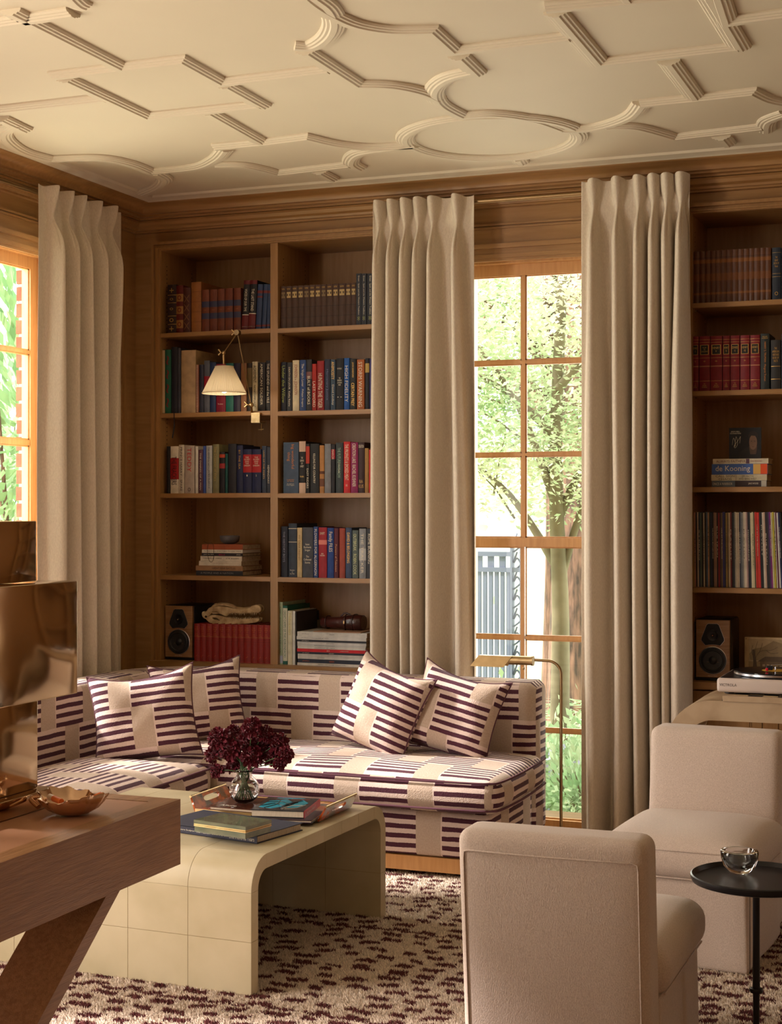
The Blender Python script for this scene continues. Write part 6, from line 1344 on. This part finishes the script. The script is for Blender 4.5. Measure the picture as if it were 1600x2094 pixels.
# ================================================================== CONSOLE + TURNTABLE
STONE = mat('fossil_stone', lin((190, 166, 136)), .4, col2=lin((164, 138, 108)), scale=7, bump=.05, bscale=40, detail=6)
def console():
    Yf, Yb, Zt, T_ = 5.70, 6.12, .711, .072; x0 = onY(1363, 1046, Yf)[0]; x1 = x0+1.15; ro = .17; ri = ro-T_
    t = thing('console_table', 'rounded waterfall stone console under the turntable', 'console', ((x0+x1)/2, (Yf+Yb)/2, RZ*0))
    def outl(r, off, top):
        pts = []
        return pts
    O = [(x0, .0003), (x0, Zt-ro)]+[(x0+ro+ro*math.cos(a), Zt-ro+ro*math.sin(a)) for a in [math.pi-math.pi/2*i/10 for i in range(1, 11)]]+[(x1-ro+ro*math.cos(a), Zt-ro+ro*math.sin(a)) for a in [math.pi/2-math.pi/2*i/10 for i in range(11)]]+[(x1, .0003)]
    I = [(x0+T_, .0003), (x0+T_, Zt-ro)]+[(x0+ro+(ri)*math.cos(a), Zt-ro+(ri)*math.sin(a)) for a in [math.pi-math.pi/2*i/10 for i in range(1, 11)]]+[(x1-ro+(ri)*math.cos(a), Zt-ro+(ri)*math.sin(a)) for a in [math.pi/2-math.pi/2*i/10 for i in range(11)]]+[(x1-T_, .0003)]
    gx = onY(1479, 1046, Yf)[0]
    n = len(O); m_ = MB(); vs = [(x, Yf, z) for x, z in O]+[(x, Yf, z) for x, z in I]+[(x, Yb, z) for x, z in O]+[(x, Yb, z) for x, z in I]
    # lower the top by a rebate where the game board sits
    fs = []
    for k_ in range(n-1): fs += [(k_, 2*n+k_, 2*n+k_+1, k_+1), (n+k_, n+k_+1, 3*n+k_+1, 3*n+k_), (k_, k_+1, n+k_+1, n+k_), (2*n+k_, 3*n+k_, 3*n+k_+1, 2*n+k_+1)]
    fs += [(0, n, 3*n, 2*n), (n-1, 3*n-1, 4*n-1, 2*n-1)]
    m_.add(vs, fs).build('body', STONE, t, smooth=35, normals=True)
    gb = thing('game_board', 'stone game board with dark squares set on the console under the turntable', 'board', ((gx+x1)/2, 5.9, Zt))
    bx('board_slab', STONE, gx, gx+.66, Yf-.006, Yf+.36, Zt+.0004, Zt+.020, gb)
    for i in range(8):
        for j in range(8):
            s_ = .034; xa = gx+.035+i*s_*1.55; ya = Yf+.01+j*.04
            bx('square', BLACK if (i+j) % 2 else cloth((190, 166, 128)), xa, xa+s_*1.52, ya, ya+.039, Zt+.0202, Zt+.0208, gb)
    bx('painted_gap_shadow', BLACKM, gx-.003, gx, Yf-.002, Yf+.36, Zt+.0004, Zt+.004, gb)  # solid black strip paints the shade along the slab's left edge
    zz = Zt+.0212; tx = onY(1466, 1046, 5.74)[0]; y0 = 5.74; W_ = .44; D_ = .34; h = .058
    tt = thing('turntable', 'silver and black turntable playing a record on the stone console', 'turntable', (tx+W_/2, y0+D_/2, zz))
    MB().rbox(tx, tx+W_, y0, y0+D_, zz+.006, zz+h, .012, 4).build('plinth', mat('silver_plinth', lin((200, 184, 174)), .5), tt, smooth=50)
    for a, b in ((.04, .04), (W_-.04, .04), (.04, D_-.04), (W_-.04, D_-.04)): MB().lathe([(.018, 0), (.018, .007)], 16, Matrix.Translation((tx+a, y0+b, zz))).build('foot', BLACK, tt)
    bx('top_plate', BLACK, tx+.012, tx+W_-.012, y0+.012, y0+D_-.012, zz+h, zz+h+.0015, tt)
    cx, cy = tx+.19, y0+D_/2; Mp = Matrix.Translation((cx, cy, zz+h+.0015))
    MB().lathe([(0, 0), (.148, 0), (.152, .004), (.152, .012), (.148, .014), (0, .014)], 64, Mp).build('platter', mat('alloy', (.6, .6, .64), .25, 1), tt, smooth=40)
    rec = MB().lathe([(0, .0142), (.151, .0142), (.151, .0165), (0, .0165)], 64, Mp).build('record', mat('vinyl', (.008, .008, .010), .18)); tag(rec, 'black vinyl record with yellow label on the turntable', 'record')
    MB().lathe([(0, .0167), (.05, .0167), (.05, .0172), (0, .0172)], 32, Mp).build('record_label', cloth((206, 160, 60)), rec)
    MB().tube([(cx, cy, zz+h+.017), (cx, cy, zz+h+.032)], .003, 10).build('spindle', MATS['alloy'], tt, smooth=50)
    ax, ay = tx+W_-.05, y0+D_-.06; tz = zz+h+.045
    MB().lathe([(0, 0), (.028, 0), (.028, .02), (.02, .03), (.012, .05), (0, .05)], 24, Matrix.Translation((ax, ay, zz+h+.0015))).build('tonearm_base', MATS['alloy'], tt, smooth=40)
    cart = onY(1575, 1385, cy-.03); hp = (cart[0], cy-.05, zz+h+.03)
    MB().tube(catmull([(ax, ay, tz), (ax-.02, ay-.10, tz), (hp[0]+.03, hp[1]+.01, hp[2]+.012), (hp[0]+.01, hp[1], hp[2]+.008)], 6), .003, 8).build('tonearm', MATS['alloy'], tt, smooth=60)
    MB().rbox(hp[0]-.010, hp[0]+.014, hp[1]-.006, hp[1]+.006, hp[2]-.006, hp[2]+.010, .002, 1).build('headshell', BLACK, tt)
    MB().rbox(hp[0]-.012, hp[0]-.002, hp[1]-.007, hp[1]+.005, hp[2]-.010, hp[2]+.002, .002, 1).build('cartridge', cloth((200, 20, 40), .3), tt)
    text('brand_lettering', 'VICTROLA', cloth((60, 52, 48)), tt, (onY(1488, 1046, y0)[0]+.003, y0-.0006, zz+.034), (1, 0, 0), (0, 0, 1), .062, .010)
console()

# ================================================================== GARDEN
GZ = -.28
leafA = mat('maple_leaf', lin((158, 190, 140)), .6, col2=lin((222, 218, 196)), scale=1.2); leafB = mat('broad_leaf', lin((98, 140, 92)), .45, col2=lin((150, 180, 130)), scale=3); leafC = mat('fern_leaf', lin((150, 188, 140)), .6, col2=lin((206, 212, 184)), scale=2)
for m_ in (leafA, leafC, leafB):
    q = NT(m_); b = q.N['Principled BSDF']; tl = q.N.new('ShaderNodeBsdfTranslucent'); mx = q.N.new('ShaderNodeMixShader'); mx.inputs[0].default_value = .4
    src = b.inputs['Base Color'].links[0].from_socket; q.L.new(src, tl.inputs[0]); q.L.new(b.outputs[0], mx.inputs[1]); q.L.new(tl.outputs[0], mx.inputs[2]); q.L.new(mx.outputs[0], q.N['Material Output'].inputs[0])
BARK = mat('tree_bark', lin((140, 104, 90)), .9, col2=lin((70, 56, 50)), scale=9, stretch=(3, 3, .6), bump=.9, bscale=20); BARKL = mat('maple_bark', lin((132, 122, 98)), .8, col2=lin((104, 96, 74)), scale=6, bump=.3)
lawn = bx('lawn', mat('lawn_green', lin((176, 196, 142)), .9, col2=lin((206, 214, 172)), scale=6, bump=.6, bscale=60), -22, 12, 6.98, 32, GZ-.2, GZ); tag(lawn, 'bright lawn and planting ground outside the garden window', 'lawn')
lawn2 = bx('lawn', MATS['lawn_green'], -22, XW-.32, -8, 6.98, GZ-.2, GZ); tag(lawn2, 'bright ground outside the left window', 'lawn')
def leaves(pts, size, m_, name, parent, flat_=.5, aspect=.45, seed=1):
    r = np.random.default_rng(seed); n = len(pts); d = r.normal(size=(n, 3)); d[:, 2] *= flat_; d /= np.linalg.norm(d, axis=1)[:, None]
    e = r.normal(size=(n, 3)); e[:, 2] *= flat_; e -= (e*d).sum(1)[:, None]*d; e /= np.linalg.norm(e, axis=1)[:, None]
    s = size*(.6+.8*r.random(n))[:, None]; V = np.stack([pts-d*s*.5, pts+e*s*aspect*.5, pts+d*s*.5, pts-e*s*aspect*.5], 1); off = np.array(wm(parent).translation); V = V-off
    me = bpy.data.meshes.new(name); me.vertices.add(n*4); me.vertices.foreach_set('co', V.reshape(-1)); me.loops.add(n*4); me.loops.foreach_set('vertex_index', np.arange(n*4, dtype=np.int32)); me.polygons.add(n); me.polygons.foreach_set('loop_start', (np.arange(n)*4).astype(np.int32)); me.update(calc_edges=True)
    me.materials.append(m_); o = bpy.data.objects.new(name, me); COL.objects.link(o); o.parent = parent; o['kind'] = 'stuff'; return o
def tree(label, x, y, r0, h, tops, nleaf, bark, leafm, size, spread, seed, forks=(), zlo=1.0, trunk_r=None, flat_=.5, ysp=None):
    rr = random.Random(seed); t = thing('tree', label, 'tree', (x, y, GZ), group='trees outside the garden window')
    pts = [(x, y, GZ-.05), (x+.02, y, GZ+h*.3), (x+rr.uniform(-.1, .1), y, GZ+h*.6), (x+rr.uniform(-.2, .2), y+.1, GZ+h)]
    m_ = MB(); m_.tube(catmull(pts, 5), [r0*(1.15-.7*i/15) for i in range(16)], 14)
    m_.build('trunk', bark, t, smooth=60)
    cl = []
    for f, dx, dy, dz in forks:
        b0 = Vector((x, y, GZ+h*f)); b3 = b0+Vector((dx, dy, dz)); mid = b0+Vector((dx*.45, dy*.45, dz*.6))
        MB().tube(catmull([b0, mid, b3], 5), [r0*.55*(1-.8*i/10) for i in range(11)], 8).build('branch', bark, t, smooth=60)
        cl += [b0+(b3-b0)*q for q in (.5, .8, 1.0)]
        for q_ in range(3):
            s_ = b0+(b3-b0)*(.4+.2*q_); e_ = s_+Vector((rr.uniform(-.4, .4), rr.uniform(-.3, .3), rr.uniform(0, .35))); MB().tube([s_, (s_+e_)/2+Vector((0, 0, .03)), e_], [r0*.14, r0*.09, r0*.03], 5).build('twig', bark, t, smooth=60); cl.append(e_)
    R_ = np.random.default_rng(seed); P = []
    per = nleaf//max(1, len(cl)+tops)
    cs = [np.array(c) for c in cl]+[np.array((x+R_.uniform(-spread, spread), y+R_.uniform(-(ysp or spread), (ysp or spread)), zlo+R_.random()*(h+GZ-zlo+.6))) for _ in range(tops)]
    for c in cs: P.append(c+R_.normal(size=(per, 3))*np.array([.26, .26, .055])*R_.uniform(.7, 1.6))
    leaves(np.concatenate(P), size, leafm, 'foliage', t, flat_, seed=seed)
tree('slender maple trunk with layered pale foliage just outside the garden window', -2.34, 8.7, .055, 3.4, 120, 42000, BARKL, leafA, .038, 1.3, 11, [(.36, .35, .1, .9), (.40, -.7, .2, .7), (.5, -.5, -.1, 1.0), (.48, .5, .2, .8), (.62, -.8, .1, .5), (.7, .6, 0, .5)], zlo=1.5, ysp=.5)
tree('large rough-barked tree behind the slender maple', -2.84, 11.2, .23, 6.0, 40, 9000, BARK, leafA, .08, 1.6, 12, [(.5, .9, 0, .8), (.35, -1.2, .2, 1.0), (.6, -1.0, -.2, .5)], zlo=2.2)
tree('leaning rough-barked tree left of the maple in the window', -3.20, 11.9, .12, 5.4, 50, 11000, BARK, leafA, .08, 1.4, 13, [(.42, .9, -.1, .5), (.5, -.8, 0, .8)], zlo=2.0)
tree('pale background tree filling the upper window', -3.6, 13.5, .16, 6.2, 130, 26000, BARKL, leafA, .085, 2.6, 14, [(.5, 1.2, 0, .8), (.5, -1.2, 0, .9)], zlo=1.4)
def shrub(label, x, y, w, h, n, m_, size, seed, group='shrubs outside', stems=5, flat_=1):
    t = thing('shrub', label, 'shrub', (x, y, GZ), group=group); R_ = np.random.default_rng(seed)
    P = R_.normal(size=(n, 3))*np.array([w*.4, w*.4, h*.25])+np.array([x, y, GZ+h*.55]); P[:, 2] = np.maximum(P[:, 2], GZ+.02); leaves(P, size, m_, 'foliage', t, flat_, .5, seed)
    for i in range(stems):
        e = (x+R_.uniform(-w, w)*.35, y+R_.uniform(-w, w)*.35, GZ+h*.9); MB().tube([(x+R_.uniform(-.05, .05), y, GZ-.02), ((x+e[0])/2, (y+e[1])/2, GZ+h*.5), e], [.012, .009, .003], 6).build('stem', BARKL, t, smooth=60)
shrub('low leafy plant outside the bottom of the window', -1.92, 7.75, .55, .42, 2600, leafC, .05, 21); shrub('flowering ground plant right of the lamp pole outside', -1.75, 8.5, .7, .5, 3000, leafC, .06, 22)
shrub('low green bush behind the fence side of the window', -2.4, 8.4, .7, .45, 2600, leafC, .06, 23); shrub('hedge far behind the trees', -3.5, 19.5, 4.5, 3.6, 9000, leafC, .16, 24, stems=3); shrub('bush right of the large tree', -1.7, 12.3, 1.1, 1.2, 5000, leafC, .10, 25)
# flowers in the bed
fm = mat('lilac_flower', lin((190, 190, 226)), .6); t = thing('flower_bed', 'lilac ground flowers outside the lower window', 'flowers', (-1.9, 8.1, GZ))
R_ = np.random.default_rng(5); leaves(np.stack([R_.uniform(-2.4, -1.4, 700), R_.uniform(7.6, 9.0, 700), R_.uniform(GZ+.1, GZ+.42, 700)], 1), .028, fm, 'blossoms', t, 1, .8, 6)
# ferns
def fern(x, y, s, seed, wh):
    rr = random.Random(seed); t = thing('fern', '%s fern at the foot of the trees outside the window' % wh, 'fern', (x, y, GZ), group='ferns outside the window')
    for k_ in range(11):
        a = k_*2*math.pi/11+rr.random()*.4; L_ = s*(.8+.4*rr.random()); pts = [Vector((x+L_*f*math.cos(a), y+L_*f*math.sin(a), GZ+L_*(1.25*f-.85*f*f))) for f in [i/16 for i in range(17)]]
        m_ = MB(); m_.tube(pts, .003, 4)
        for i in range(2, 17):
            d = (pts[i]-pts[i-1]).normalized(); sd = d.cross(Vector((0, 0, 1))).normalized(); ll = L_*.26*math.sin(math.pi*(i/17)**.7)
            for sg_ in (-1, 1):
                tip = pts[i]+sd*sg_*ll+d*ll*.3; m_.add([pts[i]-d*.008, tip, pts[i]+d*.014], [(0, 1, 2)])
        m_.build('frond', leafC, t)
for i, (x, y, s, wh) in enumerate([(-2.05, 9.4, .75, 'large middle'), (-1.72, 9.1, .7, 'right-hand'), (-2.4, 9.8, .7, 'left-hand'), (-1.75, 10.2, .8, 'far right'), (-2.15, 10.4, .85, 'far middle')]): fern(x, y, s, i, wh)
# blue-grey metal garden gate
gm = mat('gate_paint', lin((120, 128, 156)), .5, .2); 
def gate():
    Y = 9.6; xa, xb = onY(940, 1046, Y)[0], onY(1046, 1046, Y)[0]; zt = onY(1010, 1128, Y)[1]; z2 = onY(1010, 1160, Y)[1]
    t = thing('gate', 'blue-grey metal garden gate with upright slats outside the window', 'gate', ((xa+xb)/2, Y, GZ))
    bx('top_rail', gm, xa, xb, Y-.02, Y+.02, zt-.03, zt, t); bx('middle_rail', gm, xa, xb, Y-.02, Y+.02, z2-.03, z2, t); bx('bottom_rail', gm, xa, xb, Y-.02, Y+.02, GZ+.06, GZ+.12, t)
    n = 9
    for i in range(n):
        x = xa+(xb-xa)*(i+.5)/n; bx('slat', gm, x-.012, x+.012, Y-.012, Y+.012, GZ+.12, z2-.03, t)
        if i % 2: bx('short_slat', gm, x-.02, x+.02, Y-.01, Y+.01, z2, zt-.03, t)
    xc, xd = onY(1046, 1046, Y)[0], onY(1070, 1046, Y)[0]
    p = thing('gate_post', 'blue-grey openwork metal gate post with leaf scrolls', 'post', ((xc+xd)/2, Y, GZ))
    bx('upright', gm, xc, xc+.014, Y-.03, Y+.03, GZ, zt+.06, p); bx('upright', gm, xd-.014, xd, Y-.03, Y+.03, GZ, zt+.06, p)
    z = GZ+.1; k_ = 0
    while z < zt:
        xm = (xc+xd)/2; s_ = (xd-xc)*.28; MB().tube(catmull([(xm-s_, Y, z), (xm+s_, Y, z+.04), (xm, Y, z+.08), (xm-s_, Y, z+.05), (xm, Y, z+.12)], 5), .006, 6).build('scroll', gm, p, smooth=60); z += .12
    bx('crossbar', gm, xc, xd, Y-.02, Y+.02, z2-.03, z2, p); bx('crossbar', gm, xc, xd, Y-.02, Y+.02, .42, .45, p); bx('cap', gm, xc-.01, xd+.01, Y-.04, Y+.04, zt+.06, zt+.08, p)
gate()
wl = bx('garden_wall', mat('white_render', (.8, .78, .74), .8), -8, 2, 16.0, 16.2, GZ+.001, 1.35); tag(wl, 'white rendered garden wall far behind the trees', 'wall')
# left window: brick quoin, casing and rhododendron leaves
struct(bx('trim_67', mat('white_paint', (.82, .80, .76), .5), XW-.120, XW-.104, LW1-.028, LW1-.001, .0, 2.6))
qn = thing('brick_pier', 'red brick pier beside the left window outdoors', 'brick pier', (XW-.2, 5.98, GZ)); BRI = mat('red_brick', lin((168, 78, 54)), .85, col2=lin((140, 60, 42)), scale=12, bump=.4, bscale=60)
bx('mortar', mat('mortar', lin((206, 190, 170)), .95), XW-.205, XW-.145, 5.925, 6.14, GZ, 3.0, qn)
z = GZ; i = 0
while z < 2.95:
    L_ = .10 if i % 2 else .2; o_ = .004*random.random()
    bx('brick', BRI, XW-.212-o_, XW-.150, 5.918, 5.918+L_, z+.005, z+.066, qn); 
    if L_ < .2: bx('brick', BRI, XW-.212-o_, XW-.150, 5.918+L_+.01, 6.14, z+.005, z+.066, qn)
    z += .075; i += 1
def bigleaf(label, x, y, n, seed, zs_, sp):
    t = thing('shrub', label, 'shrub', (x, y, GZ), group='shrubs outside the left window'); R_ = np.random.default_rng(seed)
    P = R_.normal(size=(n, 3))*np.array([sp, sp, .6])+np.array([x, y, zs_]); leaves(P, .11, leafB, 'foliage', t, 1, .36, seed)
    for i_ in range(6): MB().tube([(x, y, GZ), (x+R_.uniform(-.3, .3), y, .8), (x+R_.uniform(-.6, .6), y+R_.uniform(-.5, .5), zs_+R_.uniform(0, .8))], [.02, .015, .006], 6).build('stem', BARK, t, smooth=60)
bigleaf('broad-leaved green shrub outside the left window', -4.85, 7.1, 2600, 31, 1.7, .35); bigleaf('denser shrub behind, low outside the left window', -5.6, 8.2, 1700, 32, 1.0, .5); shrub('pale hedge beyond the left window', -8, 11, 3, 3.4, 5000, leafC, .16, 33, group='shrubs outside the left window')
finish_text()
dg = bpy.context.evaluated_depsgraph_get()
for o in [o for o in bpy.data.objects if o.type == 'CURVE']:
    me = bpy.data.meshes.new_from_object(o.evaluated_get(dg)); nm = o.name
    n_ = bpy.data.objects.new('tmp', me); COL.objects.link(n_); n_.parent = o.parent; n_.matrix_basis = o.matrix_basis.copy(); bpy.data.objects.remove(o); n_.name = nm
